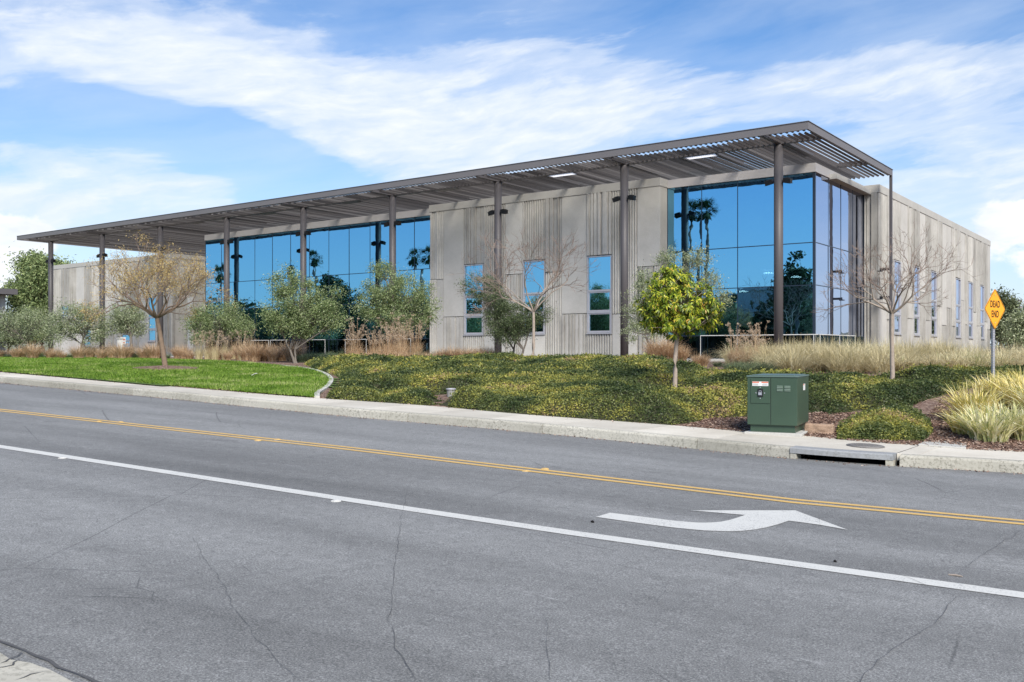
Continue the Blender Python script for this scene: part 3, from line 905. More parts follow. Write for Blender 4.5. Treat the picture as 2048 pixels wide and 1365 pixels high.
for pl, w in [([(815, 975), (803, 1040), (790, 1130), (778, 1240), (795, 1300), (832, 1364)], 0.008),
              ([(385, 1075), (430, 1150), (478, 1235), (540, 1310), (600, 1364)], 0.006),
              ([(1090, 1240), (1094, 1300), (1100, 1364)], 0.006),
              ([(1795, 1150), (1850, 1172), (1915, 1196), (1870, 1250), (1800, 1290), (1730, 1350), (1700, 1400)], 0.007),
              ([(1915, 1196), (1970, 1193), (2048, 1200)], 0.004),
              ([(2060, 1055), (2010, 1082), (1960, 1115), (1925, 1142)], 0.007),
              ([(1150, 1120), (1240, 1133), (1310, 1150), (1332, 1180), (1312, 1212), (1380, 1222)], 0.004),
              ([(1240, 1133), (1330, 1122)], 0.003), ([(860, 1180), (900, 1230), (1000, 1262), (1090, 1240), (1200, 1235), (1312, 1212)], 0.003),
              ([(860, 1180), (890, 1145), (1000, 1125), (1150, 1120)], 0.003), ([(260, 1232), (370, 1213), (478, 1235)], 0.003),
              ([(0, 990), (120, 1020), (240, 1040)], 0.004), ([(560, 980), (620, 992), (720, 1010)], 0.003), ([(1360, 1040), (1300, 1020), (1295, 1004)], 0.004),
              ([(1590, 1062), (1640, 1052), (1637, 1035)], 0.004)]:
    tag(crack(pl, w * 0.5).build('road_crack', M['crack']), kind='structure')
tag(crack([(-40, 1272), (0, 1283), (45, 1303), (100, 1325), (150, 1348), (196, 1368), (240, 1392)], 0.019).build('gutter_joint', M['crack']), kind='structure')
# near-side gutter concrete, bottom left corner
G = [road_hit(*p) for p in [(-200, 1262), (-60, 1290), (0, 1308), (22, 1322), (60, 1328), (100, 1342), (145, 1366), (230, 1400)]]
mb = MB()
inn = Vector((-0.55, -0.83, 0)).normalized()
for a, b in zip(G, G[1:]):
    c_, d_ = b + inn * 0.6, a + inn * 0.6
    pts = []
    for v in (a, b, c_, d_): pts.append((v.x, v.y, zr(v.x, v.y) + 0.006))
    mb.quad(*pts)
tag(mb.build('gutter', M['kerb']), kind='structure')
mb = MB()
for a, b in zip(G, G[1:]):
    def P_(v, o_, dz): w_ = v + inn * o_; return (w_.x, w_.y, zr(w_.x, w_.y) + dz)
    mb.quad(P_(a, .6, 0), P_(b, .6, 0), P_(b, .62, .15), P_(a, .62, .15)); mb.quad(P_(a, .62, .15), P_(b, .62, .15), P_(b, 2.2, .16), P_(a, 2.2, .16))
tag(mb.build('near_kerb', M['kerb']), kind='structure')
for pl in ([(0, 1330), (20, 1322), (45, 1306)], [(30, 1364), (60, 1352), (95, 1345)], [(-20, 1340), (20, 1334), (40, 1322)]):
    tag(crack(pl, 0.012).build('gutter_crack', M['crack']), kind='structure')

# ------------------------------------------------------------------ the office building
YG = 44.15; YC = 43.35; XS = -14.8; XW = -14.0; YS = 52.0; YEND = 84.0
ZF = PAD - 0.12
def E(z): return z + EYE                                         # heights read against the eye level
ZTOP = E(8.87); ZGT = E(8.42); ZH1 = E(5.12); ZH2 = E(3.12); ZRAIL = E(0.78)
bld = thing('office_building', 'two storey board formed concrete and blue glass office building under a louvred canopy', 'building', (-40, 50, ZF))
rib = random.Random(11)
def wallpanel(mb, fn, a0, a1, z0, z1, kind, seed=None):
    """fn(a, depth, z) -> world; depth is measured outwards from the wall plane"""
    r = random.Random(seed if seed is not None else rib.random())
    prof_ = []
    if kind == 'smooth':
        d = r.uniform(-0.004, 0.004)
        prof_ = [(a0, -0.09), (a0 + 0.02, -0.09), (a0 + 0.026, d), (a1 - 0.004, d), (a1, -0.09)]
    elif kind == 'fine':
        n = max(3, int(round((a1 - a0) / 0.15))); w = (a1 - a0) / n
        for i in range(n):
            x = a0 + i * w
            prof_ += [(x, -0.075), (x + w * 0.2, 0.012), (x + w * 0.62, 0.012), (x + w * 0.82, -0.075)]
        prof_.append((a1, -0.075))
    else:
        x = a0
        while x < a1 - 0.12:
            w = min(r.choice([0.12, 0.2, 0.26, 0.34, 0.1]), a1 - x); d = r.choice([0.0, 0.03, 0.07, 0.035, -0.03])
            prof_ += [(x, -0.085), (x + 0.035, -0.085), (x + 0.05, d), (x + w - 0.006, d)]
            x += w
        prof_ += [(x, -0.085), (a1, -0.085)] if x < a1 - 0.001 else [(a1, -0.085)]
    base = len(mb.v)
    for (a, d) in prof_:
        mb.v.append(fn(a, d, z0 + 0.035)); mb.v.append(fn(a, d, z1 - 0.004))
    for i in range(len(prof_) - 1):
        mb.f.append((base + 2 * i, base + 2 * i + 2, base + 2 * i + 3, base + 2 * i + 1)); mb.m.append(1 if kind == 'smooth' else 0)
def window_unit(parent, fn, a0, a1, z0, z1, gm, rev=0.06):
    fr = MB(); t_ = 0.055
    h = z1 - z0
    cuts = [0, 0.27, 0.55, 1.0]
    def bx(a, b, c, d, d0, d1):
        vs_ = [fn(a, d0, c), fn(b, d0, c), fn(b, d1, c), fn(a, d1, c), fn(a, d0, d), fn(b, d0, d), fn(b, d1, d), fn(a, d1, d)]
        fr.add(vs_, [(0, 3, 2, 1), (4, 5, 6, 7), (0, 1, 5, 4), (1, 2, 6, 5), (2, 3, 7, 6), (3, 0, 4, 7)])
    bx(a0, a0 + t_, z0, z1, -0.09, 0.02); bx(a1 - t_, a1, z0, z1, -0.09, 0.02)
    bx(a0 + t_, a1 - t_, z0, z0 + t_, -0.09, 0.018); bx(a0 + t_, a1 - t_, z1 - t_, z1, -0.09, 0.018)
    for c_ in cuts[1:-1]: bx(a0 + t_, a1 - t_, z0 + h * c_ - 0.05, z0 + h * c_ + 0.05, -0.09, 0.017)
    for c_, c2 in zip(cuts, cuts[1:-1]):                                # inner sash of the two lower lights
        za, zb = z0 + h * c_ + 0.055, z0 + h * c2 - 0.055
        bx(a0 + t_ + .002, a0 + t_ + 0.07, za, zb, -0.07, -0.01); bx(a1 - t_ - 0.07, a1 - t_ - .002, za, zb, -0.07, -0.01)
        bx(a0 + t_ + .071, a1 - t_ - .071, za, za + 0.06, -0.07, -0.011); bx(a0 + t_ + .071, a1 - t_ - .071, zb - 0.06, zb, -0.07, -0.011)
    w = MB(); 
    w.quad(fn(a0 + t_, -0.055, z0 + t_), fn(a1 - t_, -0.055, z0 + t_), fn(a1 - t_, -0.055, z1 - t_), fn(a0 + t_, -0.055, z1 - t_))
    fo = fr.build('window', M['alu'], parent)
    w.build('glass_pane', gm, fo)
    s = MB(); a_, b_ = a0 - 0.03, a1 + 0.03
    vs_ = [fn(a_, -0.05, z0 - 0.06), fn(b_, -0.05, z0 - 0.06), fn(b_, 0.075, z0 - 0.06), fn(a_, 0.075, z0 - 0.06), fn(a_, -0.05, z0 - 0.004), fn(b_, -0.05, z0 - 0.004), fn(b_, 0.075, z0 - 0.012), fn(a_, 0.075, z0 - 0.012)]
    s.add(vs_, [(0, 3, 2, 1), (4, 5, 6, 7), (0, 1, 5, 4), (1, 2, 6, 5), (2, 3, 7, 6), (3, 0, 4, 7)])
    s.build('sill', M['alu'], fo)

ZWT, ZWB = E(5.10), E(0.92)
fnF = lambda a, d, z: (a, YC - d, z)
def ZX(zx): return onY(840 + zx * 0.2931, YC).x
def ZZ(zx, zy): return onY(840 + zx * 0.2931, YC, 340 + zy * 0.2931).z
XL = onY(859, YC).x; XR = -22.47
fw = MB(); zt_ = ZTOP - 0.42
cols = [(62, 112, [('coarse', 750)], 'fine'), (112, 158, [('fine', 750)], 'smooth'), (158, 298, [('smooth', 1005)], 'coarse'), (298, 435, 'W', 'fine'),
        (435, 580, [('fine', 1135)], 'smooth'), (580, 700, [('smooth', 715)], 'coarse'), (700, 855, 'W2', 'smooth'),
        (855, 965, [('coarse', 700)], 'fine'), (965, 1138, [('smooth', 985)], 'coarse'), (1138, 1310, 'W', 'fine'), (1310, 1480, [('fine', 985)], 'smooth')]
for c0, c1, up_, low in cols:
    x0, x1 = ZX(c0), ZX(c1)
    if c0 == 62: x0 = XL
    if isinstance(up_, str):
        wallpanel(fw, fnF, x0, x1, ZWT, zt_, 'coarse' if up_ == 'W' else 'fine')
        wallpanel(fw, fnF, x0, x1, ZF - 0.3, ZWB, low)
        window_unit(bld, fnF, x0 + 0.03, x1 - 0.03, ZWB + 0.06, ZWT - 0.02, M['glass'])
    else:
        k, zy = up_[0]; zz = ZZ((c0 + c1) / 2, zy)
        wallpanel(fw, fnF, x0, x1, zz, zt_, k)
        wallpanel(fw, fnF, x0, x1, ZF - 0.3, zz, low)
x0 = ZX(1480)
zz = ZZ(1580, 660)
wallpanel(fw, fnF, x0, XR, zz, zt_, 'smooth'); wallpanel(fw, fnF, x0, x0 + 1.0, ZF - 0.3, zz, 'coarse'); wallpanel(fw, fnF, x0 + 1.0, XR, ZF - 0.3, zz, 'fine')
# return to the glass
fnR = lambda a, d, z: (XR + d, a, z)
wallpanel(fw, fnR, YC - 0.0, YG + 0.05, ZF - 0.3, zt_, 'smooth')
# solid backing, with gaps left for the windows
wins = [(ZX(298), ZX(435)), (ZX(700), ZX(855)), (ZX(1138), ZX(1310))]
xa = XL
for (w0, w1) in wins + [(XR - 0.05, None)]:
    fw.box(xa, w0 + 0.05, YC + 0.096, YC + 0.4, ZF - 0.3, zt_ - 0.004)
    if w1 is None: break
    fw.box(w0 + 0.05, w1 - 0.05, YC + 0.097, YC + 0.4, ZF - 0.3, ZWB + 0.05); fw.box(w0 + 0.05, w1 - 0.05, YC + 0.097, YC + 0.4, ZWT - 0.03, zt_ - 0.004)
    xa = w1 - 0.05
fw.build('front_wall', [M['wall'], M['wallsmooth']], bld)
pc = MB(); pc.box(XL - 0.02, XR + 0.035, YC - 0.035, YG + 2.0, zt_, ZTOP); 
pc.build('parapet', M['cap'], bld, bevel=0.012)

# side wall with its short front return
sw = MB()
fnS = lambda a, d, z: (XW + d, a, z)
fnSF = lambda a, d, z: (a, YS - d, z)
wallpanel(sw, fnSF, XS, XW, ZH2 + 0.3, zt_, 'coarse', 5); wallpanel(sw, fnSF, XS, XW, ZF - 0.3, ZH2 + 0.3, 'fine', 6)
side_w = []
for (p0, p1) in [(1788, 1802), (1827.5, 1839), (1862, 1873.5), (1911.5, 1921.5), (1937, 1946), (1960.5, 1968.5)]:
    side_w.append((onX(p0, XW).y, onX(p1, XW).y))
rs = random.Random(3)
y = YS
def split_panels(y0, y1):
    n = max(1, int(round((y1 - y0) / 1.35))); w = (y1 - y0) / n
    for i in range(n):
        k = rs.choice(['smooth', 'fine', 'coarse', 'smooth', 'coarse']); k2 = rs.choice([q for q in ('smooth', 'fine', 'coarse') if q != k])
        zc = rs.choice([E(2.9), E(1.9), E(2.3), E(3.6), E(1.7)])
        wallpanel(sw, fnS, y0 + i * w, y0 + (i + 1) * w, zc, zt_, k); wallpanel(sw, fnS, y0 + i * w, y0 + (i + 1) * w, ZF - 0.3, zc, k2)
for i, (a, b) in enumerate(side_w):
    split_panels(y, a)
    wallpanel(sw, fnS, a, b, ZWT, zt_, 'coarse' if i % 2 else 'fine'); wallpanel(sw, fnS, a, b, ZF - 0.3, ZWB, 'smooth' if i % 2 else 'fine')
    window_unit(bld, fnS, a + 0.03, b - 0.03, ZWB + 0.06, ZWT - 0.02, M['glass_side'])
    sw.box(XW - 0.4, XW - 0.096, y - 0.05, a + 0.05, ZF - 0.3, zt_ - 0.004)
    sw.box(XW - 0.4, XW - 0.097, a + 0.05, b - 0.05, ZF - 0.3, ZWB + 0.05); sw.box(XW - 0.4, XW - 0.097, a + 0.05, b - 0.05, ZWT - 0.03, zt_ - 0.004)
    y = b
split_panels(y, YEND)
sw.box(XW - 0.4, XW - 0.096, y - 0.05, YEND, ZF - 0.3, zt_ - 0.004)
sw.box(XS - 0.2, XW - 0.41, YS + 0.096, YS + 0.3, ZF - 0.3, zt_ - 0.006)
sw.build('side_wall', [M['wall'], M['wallsmooth']], bld)
pc = MB(); pc.box(XS - 0.6, XW + 0.035, YS - 0.035, YEND + 0.03, zt_, ZTOP)
pc.build('parapet', M['cap'], bld, bevel=0.012)
rf = MB(); rf.box(-61.3, XW - 0.42, YG + 2.05, YEND - 0.1, ZTOP - 0.5, ZTOP - 0.25); rf.box(-61.3, XW - 0.42, YEND - 0.08, YEND + 0.02, ZF - 0.3, ZTOP - 0.51)
rf.box(-61.38, -61.1, YG + 0.4, YEND - 0.2, ZF - 0.3, ZTOP - 0.52)
rf.build('roof', M['cap'], bld)

# curtain walls
def curtain(name, fn, a0, a1, n, gm, zb=ZF, rows_=(ZH2, ZH1), ztop=ZGT, seed=1, low=True):
    r = random.Random(seed); w = (a1 - a0) / n
    if low: rows_ = (ZRAIL,) + tuple(rows_)
    zs = [zb] + list(rows_) + [ztop]
    g = MB(); m_ = MB()
    for i in range(n):
        for za, zb_ in zip(zs, zs[1:]):
            t1, t2 = r.uniform(-0.0045, 0.0045), r.uniform(-0.004, 0.004)
            A, B = a0 + i * w + 0.012, a0 + (i + 1) * w - 0.012
            g.quad(fn(A, -t1 - t2, za + 0.012), fn(B, t1 - t2, za + 0.012), fn(B, t1 + t2, zb_ - 0.012), fn(A, -t1 + t2, zb_ - 0.012), 1 if (low and za == zb) else 0)
    def bx(a, b, c, d, d0, d1):
        vs_ = [fn(a, d0, c), fn(b, d0, c), fn(b, d1, c), fn(a, d1, c), fn(a, d0, d), fn(b, d0, d), fn(b, d1, d), fn(a, d1, d)]
        m_.add(vs_, [(0, 3, 2, 1), (4, 5, 6, 7), (0, 1, 5, 4), (1, 2, 6, 5), (2, 3, 7, 6), (3, 0, 4, 7)])
    for i in range(n + 1): bx(a0 + i * w - 0.016, a0 + i * w + 0.016, zb, ztop, -0.10, 0.012)
    for z in rows_: bx(a0, a1, z - 0.02, z + 0.02, -0.098, 0.015)
    bx(a0, a1, zb - 0.02, zb + 0.06, -0.098, 0.016)
    o = m_.build('curtain_wall', M['mull'], bld)
    g.build('glass_pane', [gm, M['glass_low']], o)
    return o
fnG = lambda a, d, z: (a, YG - d, z)
fnGS = lambda a, d, z: (XS + d, a, z)
XBL = -61.36
curtain('c', fnG, XR + 0.02, XS, 4, M['glass'], seed=5)
curtain('c', fnGS, YG, YS - 0.01, 4, M['glass_side'], seed=8)
curtain('c', fnG, XBL, XL - 0.02, 12, M['glass'], seed=2)
hd = MB()
hd.box(XR + 0.04, XS + 0.06, YG - 0.06, YG + 0.3, ZGT, ZGT + 0.42)
hd.box(XS - 0.3, XS + 0.06, YG + 0.302, YS - 0.04, ZGT, ZGT + 0.42)
hd.build('header_band', M['header'], bld)
hd = MB(); hd.box(XBL - 0.05, XL - 0.025, YG - 0.06, YG + 0.3, ZGT, ZGT + 0.42)
hd.build('header_band', M['header'], bld)
# dim rooms behind the glass: floors, ceilings, back walls and a few ceiling lamps
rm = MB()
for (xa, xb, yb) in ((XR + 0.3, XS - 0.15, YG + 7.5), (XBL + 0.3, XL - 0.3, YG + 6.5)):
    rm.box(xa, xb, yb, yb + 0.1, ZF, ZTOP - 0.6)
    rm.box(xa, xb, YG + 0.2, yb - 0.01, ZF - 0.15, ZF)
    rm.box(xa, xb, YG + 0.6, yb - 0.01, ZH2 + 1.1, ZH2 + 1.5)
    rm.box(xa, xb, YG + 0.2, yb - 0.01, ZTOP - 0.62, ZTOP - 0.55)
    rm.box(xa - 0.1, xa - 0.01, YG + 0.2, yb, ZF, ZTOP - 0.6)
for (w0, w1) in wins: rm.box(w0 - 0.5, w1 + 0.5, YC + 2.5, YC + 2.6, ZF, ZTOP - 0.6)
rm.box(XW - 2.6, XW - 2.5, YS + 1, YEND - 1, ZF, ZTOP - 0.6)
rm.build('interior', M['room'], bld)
for (px, py) in ((1442, 532), (1537, 547), (1592, 555), (1486, 584), (1428, 579), (1371, 518)):
    p = onY(px, YG + 3.4, py)
    lm = MB(); n = 12
    for k in range(n):
        w0, w1 = 2 * math.pi * k / n, 2 * math.pi * (k + 1) / n
        lm.add([(p.x, p.y, p.z), (p.x + .3 * math.cos(w0), p.y + .3 * math.sin(w0), p.z), (p.x + .3 * math.cos(w1), p.y + .3 * math.sin(w1), p.z)], [(0, 2, 1)])
        lm.add([(p.x, p.y, p.z + .08), (p.x + .3 * math.cos(w0), p.y + .3 * math.sin(w0), p.z), (p.x + .3 * math.cos(w1), p.y + .3 * math.sin(w1), p.z)], [(0, 1, 2)])
    lm.build('ceiling_lamp', M['lamp'], bld)
# entrance recess and left wing
YE = 57.0; XWR = -75.5; XWL = -96.6; YWG = 50.7
curtain('e', lambda a, d, z: (a, YE - d, z), XWR + 0.05, XBL, 7, M['glass'], rows_=(ZH2, E(4.9)), seed=9)
en = MB()
en.box(XWR + 0.1, XBL - 0.05, YE - 0.08, YE + 0.3, ZGT, ZTOP)
en.build('header_band', M['header'], bld)
en = MB(); en.box(-74.6, XBL - 0.1, YE - 3.0, YE - 0.1, E(4.9), E(5.25)); en.build('entrance_slab', M['stucco'], bld)
en = MB(); q = at(380.5, 640, 84.5); en.box(q.x - 0.16, q.x + 0.16, q.y - 0.16, q.y + 0.16, ZF - 0.1, E(4.9)); en.build('entrance_post', M['stucco'], bld)
ww = MB(); fnW = lambda a, d, z: (a, YWG - d, z)
wr = random.Random(8)
lw_ = [(onY(122, YWG).x, onY(137, YWG).x, E(3.5), E(4.6)), (onY(168, YWG).x, onY(182, YWG).x, E(0.5), E(2.3)), (onY(243, YWG).x, onY(260, YWG).x, E(0.3), E(1.6)), (onY(296, YWG).x, onY(312, YWG).x, E(0.9), E(5.0))]
def seg(x0, x1):
    n = max(1, int(round((x1 - x0) / 1.5))); w = (x1 - x0) / n
    for i in range(n):
        k = wr.choice(['smooth', 'fine', 'coarse', 'smooth']); k2 = wr.choice(['smooth', 'coarse', 'fine'])
        zc = wr.choice([E(2.9), E(1.8), E(3.8)])
        wallpanel(ww, fnW, x0 + i * w, x0 + (i + 1) * w, zc, zt_, k); wallpanel(ww, fnW, x0 + i * w, x0 + (i + 1) * w, ZF - 0.3, zc, k2)
    ww.box(x0 - 0.05, x1 + 0.05, YWG + 0.096, YWG + 0.35, ZF - 0.3, zt_ - 0.004)
xa = XWL
for (a, b, z0, z1) in lw_:
    seg(xa, a)
    wallpanel(ww, fnW, a, b, z1, zt_, 'coarse'); wallpanel(ww, fnW, a, b, ZF - 0.3, z0, 'smooth')
    ww.box(a + 0.05, b - 0.05, YWG + 0.097, YWG + 0.35, z1 - 0.03, zt_ - 0.004); ww.box(a + 0.05, b - 0.05, YWG + 0.097, YWG + 0.35, ZF - 0.3, z0 + 0.03)
    window_unit(bld, fnW, a + 0.02, b - 0.02, z0 + 0.02, z1 - 0.02, M['glass'])
    xa = b
seg(xa, XWR)
wallpanel(ww, lambda a, d, z: (XWR + d, a, z), YWG, YE, ZF - 0.3, E(2.9), 'smooth'); wallpanel(ww, lambda a, d, z: (XWR + d, a, z), YWG, YE, E(2.9), zt_, 'fine')
ww.box(XWR - 0.4, XWR - 0.096, YWG + 0.36, YE + 0.3, ZF - 0.3, zt_ - 0.004)
ww.box(XWL, XWL + 0.3, YWG + 0.36, YWG + 16, ZF - 0.3, zt_ - 0.004)
ww.box(XWL + 0.31, XWR - 0.41, YWG + 3, YWG + 3.2, ZF - 0.3, zt_ - 0.5)
ww.build('wing_wall', [M['wall'], M['wallsmooth']], bld)
pc = MB(); pc.box(XWL - 0.03, XWR + 0.035, YWG - 0.035, YWG + 16, zt_, ZTOP); pc.build('parapet', M['cap'], bld, bevel=0.012)
# plinth path along the building
mb = MB()
mb.box(XBL - 40, XW + 3.0, 41.9, YC - 0.12, PAD - 0.35, PAD + 0.05); mb.box(XR + 0.1, XS + 1.0, YC - 0.119, YG - 0.05, PAD - 0.35, PAD + 0.049)
tag(mb.build('path', M['pave']), kind='structure')
mb = MB(); mb.box(-20.4, -12.5, 37.4, 38.6, PAD - 0.3, PAD + 0.10); mb.box(-34.5, -26.5, 38.6, 39.8, PAD - 0.3, PAD + 0.09)
tag(mb.build('stepping_path', M['pave']), kind='structure')

# ------------------------------------------------------------------ canopy
CF = 38.56; CXR = -13.2; CXL = -78.9; CYE = 51.55; ZC0 = E(9.15); ZC1 = E(9.47); YCOL = 40.76
can = thing('louvred_canopy', 'long flat bronze steel canopy of close slats on nine round columns along the front', 'canopy', (-45, YCOL, PAD))
f = MB()
f.box(CXL, CXR, CF, CF + 0.10, ZC0, ZC1)
f.box(CXR - 0.10, CXR, CF + 0.102, CYE, ZC0, ZC1 - 0.002)
f.box(CXL, CXL + 0.10, CF + 0.102, 58.5, ZC0, ZC1 - 0.002)
f.box(CXL, CXR + 0.03, CF - 0.03, CF + 0.13, ZC1, ZC1 + 0.02)
f.box(CXR - 0.13, CXR + 0.03, CF + 0.132, CYE + 0.03, ZC1, ZC1 + 0.02)
f.build('fascia', M['fascia'], can)
cols_x = [-15.28 - 7.8 * k for k in range(9)]
bm_ = MB()
bm_.box(CXL + 0.1, CXR - 0.102, YCOL - 0.11, YCOL + 0.11, ZC0 + 0.01, ZC0 + 0.27)
for cx in cols_x:
    if cx < XBL: bm_.box(cx - 0.08, cx + 0.08, YCOL + 0.112, 58.4, ZC0 + 0.012, ZC0 + 0.24)
    bm_.box(cx - 0.08, cx + 0.08, CF + 0.102, YCOL - 0.112, ZC0 + 0.012, ZC0 + 0.24)
    if cx > XBL: bm_.box(cx - 0.08, cx + 0.08, YCOL + 0.112, YG - 0.02, ZC0 + 0.012, ZC0 + 0.24)
bm_.box(XS + 0.05, CXR - 0.102, 47.6, 47.8, ZC0 + 0.012, ZC0 + 0.24)
bm_.box(XS - 0.25, XS - 0.05, YCOL + 0.112, YG - 0.02, ZC0 + 0.012, ZC0 + 0.24)
for cx in cols_x[:-1]:                                                # the framed openings carry a pair of trimmers
    for dx in (-3.05, -4.75): bm_.box(cx + dx - 0.05, cx + dx + 0.05, YCOL + 0.112, YG - 0.03, ZC0 + 0.0, ZC0 + 0.2)
bm_.build('beam', M['steel'], can)
sl = MB(); pn = []
x = CXL + 0.25; i = 0
open_x = [(cx - 4.7, cx - 3.1) for cx in cols_x[:-1]]
rs = random.Random(2)
while x < CXR - 0.2:
    w, h = 0.045, 0.115
    yb = (YG + 2.6 if XBL < x < XS - 2.2 else (58.4 if x <= XBL else CYE + 0.1))
    if x > XS - 2.2: yb = CYE - 0.1 + rs.uniform(0, 0.2)
    ya = CF + 0.102
    if -21.6 < x < -17.2 or x > XS - 0.05 or -29.5 < x < -27: h = 0.07; w = 0.04
    z0 = ZC0 + 0.035; jit = rs.uniform(-0.004, 0.004)
    inop = any(a < x < b for a, b in open_x)
    # thin front tab then full slat
    for (p, q) in ((ya, ya + 0.75), (ya + 0.751, YCOL - 0.111)):
        hh = 0.03 if q < ya + 0.8 else h
        zz = z0 + (0.09 if q < ya + 0.8 else 0)
        sl.add([(x - w / 2, p, zz), (x + w / 2, p, zz), (x + w / 2, q, zz), (x - w / 2, q, zz), (x - w / 2 + 0.05, p, zz + hh), (x + w / 2 + 0.05, p, zz + hh), (x + w / 2 + 0.05, q, zz + hh), (x - w / 2 + 0.05, q, zz + hh)],
               [(0, 3, 2, 1), (4, 5, 6, 7), (0, 1, 5, 4), (1, 2, 6, 5), (2, 3, 7, 6), (3, 0, 4, 7)])
    segs_ = [(YCOL + 0.111, yb)] if not (inop and yb < 50) else [(YCOL + 0.72, yb)]
    for (p, q) in segs_:
        sl.add([(x - w / 2, p, z0), (x + w / 2, p, z0), (x + w / 2, q, z0), (x - w / 2, q, z0), (x - w / 2 + 0.05, p, z0 + h), (x + w / 2 + 0.05, p, z0 + h), (x + w / 2 + 0.05, q, z0 + h), (x - w / 2 + 0.05, q, z0 + h)],
               [(0, 3, 2, 1), (4, 5, 6, 7), (0, 1, 5, 4), (1, 2, 6, 5), (2, 3, 7, 6), (3, 0, 4, 7)])
    x += 0.245 + rs.uniform(-0.012, 0.012); i += 1
sl.build('slats', M['slat'], can)
for a, b in open_x:
    p_ = MB(); p_.box(a + 0.08, b - 0.08, YCOL + 0.15, YCOL + 0.68, ZC0 + 0.02, ZC0 + 0.026)
    p_.build('light_panel', M['acryl'] if b > cols_x[2] else M['fascia'], can)
for k, cx in enumerate(cols_x):
    c_ = MB(); c_.tube([(cx, YCOL, ZF - 0.1), (cx, YCOL, ZC0 - 0.02)], 0.2, 24)
    o = c_.build('column', M['steel'], can, smooth=True)
    for p in o.data.polygons:
        if abs(p.normal.z) > 0.9: p.use_smooth = False
    cp = MB(); cp.tube([(cx, YCOL, ZC0 - 0.03), (cx, YCOL, ZC0 + 0.008)], 0.12, 12); cp.box(cx - .2, cx + .2, YCOL - .13, YCOL + .13, ZC0 - 0.018, ZC0 + 0.009)
    cp.build('cap_plate', M['steel'], o)
    zl = E(7.53)
    for s_ in (-1, 1):
        fl = MB()
        u = Vector((1, 0, 0)) * s_
        fl.tube([(cx + s_ * 0.19, YCOL, zl), (cx + s_ * 0.36, YCOL, zl + 0.02)], 0.022, 8)
        c0 = Vector((cx + s_ * 0.42, YCOL - 0.02, zl))
        a_ = Vector((0.94 * 1, 0, -0.22 * s_)); 
        up_ = Vector((0.22 * s_, -0.2, 0.94)).normalized(); ax = Vector((1, 0, -0.22 * s_)).normalized(); dp = up_.cross(ax).normalized()
        fl.obox(c0, ax, dp, up_, 0.17, 0.13, 0.09)
        fl.obox(c0 - up_ * 0.102, ax, dp, up_, 0.19, 0.15, 0.012)
        for q in range(4): fl.obox(c0 + up_ * 0.106 + ax * (-0.09 + q * 0.06), ax, dp, up_, 0.006, 0.09, 0.016)
        fl.build('floodlight', M['black'], o)
    if k == 4:
        pass
# thin square corner post with its brackets
ps = MB(); ps.box(CXR - 0.13, CXR - 0.002, CYE - 0.15, CYE - 0.002, ZF - 0.2, ZC0 - 0.002)
po = ps.build('corner_post', M['steel'], can)
for zz in (540, 596):
    b_ = MB(); z = onY(1778, CYE, zz).z
    b_.box(CXR - 0.62, CXR - 0.135, CYE - 0.13, CYE - 0.03, z - 0.03, z + 0.09); b_.box(CXR - 0.72, CXR - 0.5, CYE - 0.2, CYE + 0.04, z - 0.08, z - 0.032)
    b_.build('bracket', M['black'], po)

# white guard rails in front of the lower panes
def rail(x0, x1, y, label, posts, z1=ZRAIL, axis='x'):
    base = (x0, y, PAD) if axis == 'x' else (y, x0, PAD)
    t_ = thing('guard_rail', label, 'railing', base, 'white rails before the glass')
    def P(a, z): return (a, y, z) if axis == 'x' else (y, a, z)
    m_ = MB(); m_.tube([P(x0, z1), P(x1, z1)], 0.02, 8); m_.build('top_rail', M['whitepaint'], t_)
    for a in posts:
        m_ = MB(); m_.tube([P(a, PAD - 0.05), P(a, z1)], 0.014, 8); m_.build('post', M['whitepaint'], t_)
W_ = (XL - 0.02 - XBL) / 12
names = {6: 'white guard rail frame right of the fifth round column from the left, before the glass', 8: 'white guard rail frame among tall plumed grasses before the glass',
         3: 'white guard rail frame behind the low round olive tree', 4: 'white guard rail frame behind the left side of the tall olive tree at the glass', 10: 'white guard rail frame half hidden by seed plumes near the concrete wall'}
for k in (3, 4, 6, 8, 10):
    x0, x1 = XBL + k * W_, XBL + (k + 1) * W_
    if k == 4: x0 += W_ * 0.1
    rail(x0, x1, YG - 0.35, names[k], (x0, x1))
rail(onY(1401, YG - .4).x, XS + 0.3, YG - 0.4, 'long white guard rail before the tall corner glass', [onY(1401, YG - .4).x + d for d in (0, 1.93, 3.85, 5.7)])
rail(YG - 0.35, YG + 5.2, XS + 0.35, 'short white guard rail round the right side of the corner glass', [YG - 0.3, YG + 2.6, YG + 5.1], axis='y')

# ------------------------------------------------------------------ lawn, edging, ground cover
mow_px = [(560, 733), (600, 737), (628, 742), (648, 749), (660, 757), (662, 765), (654, 776), (636, 788), (612, 798)]
mow = [terr_hit(*p) for p in mow_px]
def catmull(P, n=8):
    out = []
    for i in range(len(P) - 1):
        p0, p1, p2, p3 = P[max(i - 1, 0)], P[i], P[i + 1], P[min(i + 2, len(P) - 1)]
        for k in range(n):
            t = k / n
            out.append(0.5 * ((2 * p1) + (p2 - p0) * t + (2 * p0 - 5 * p1 + 4 * p2 - p3) * t * t + (3 * p1 - p0 - 3 * p2 + p3) * t ** 3))
    out.append(P[-1]); return out
mow[-1] = Vector((mow[-1].x, bYs(mow[-1].x) + 0.06, 0))
mc = catmull([Vector((p.x, p.y, 0)) for p in mow])
mb = MB(); L, R = [], []
for i, p in enumerate(mc):
    t_ = mc[min(i + 1, len(mc) - 1)] - mc[max(i - 1, 0)]
    nrm = Vector((-t_.y, t_.x, 0)).normalized() * 0.062
    L.append(p + nrm); R.append(p - nrm)
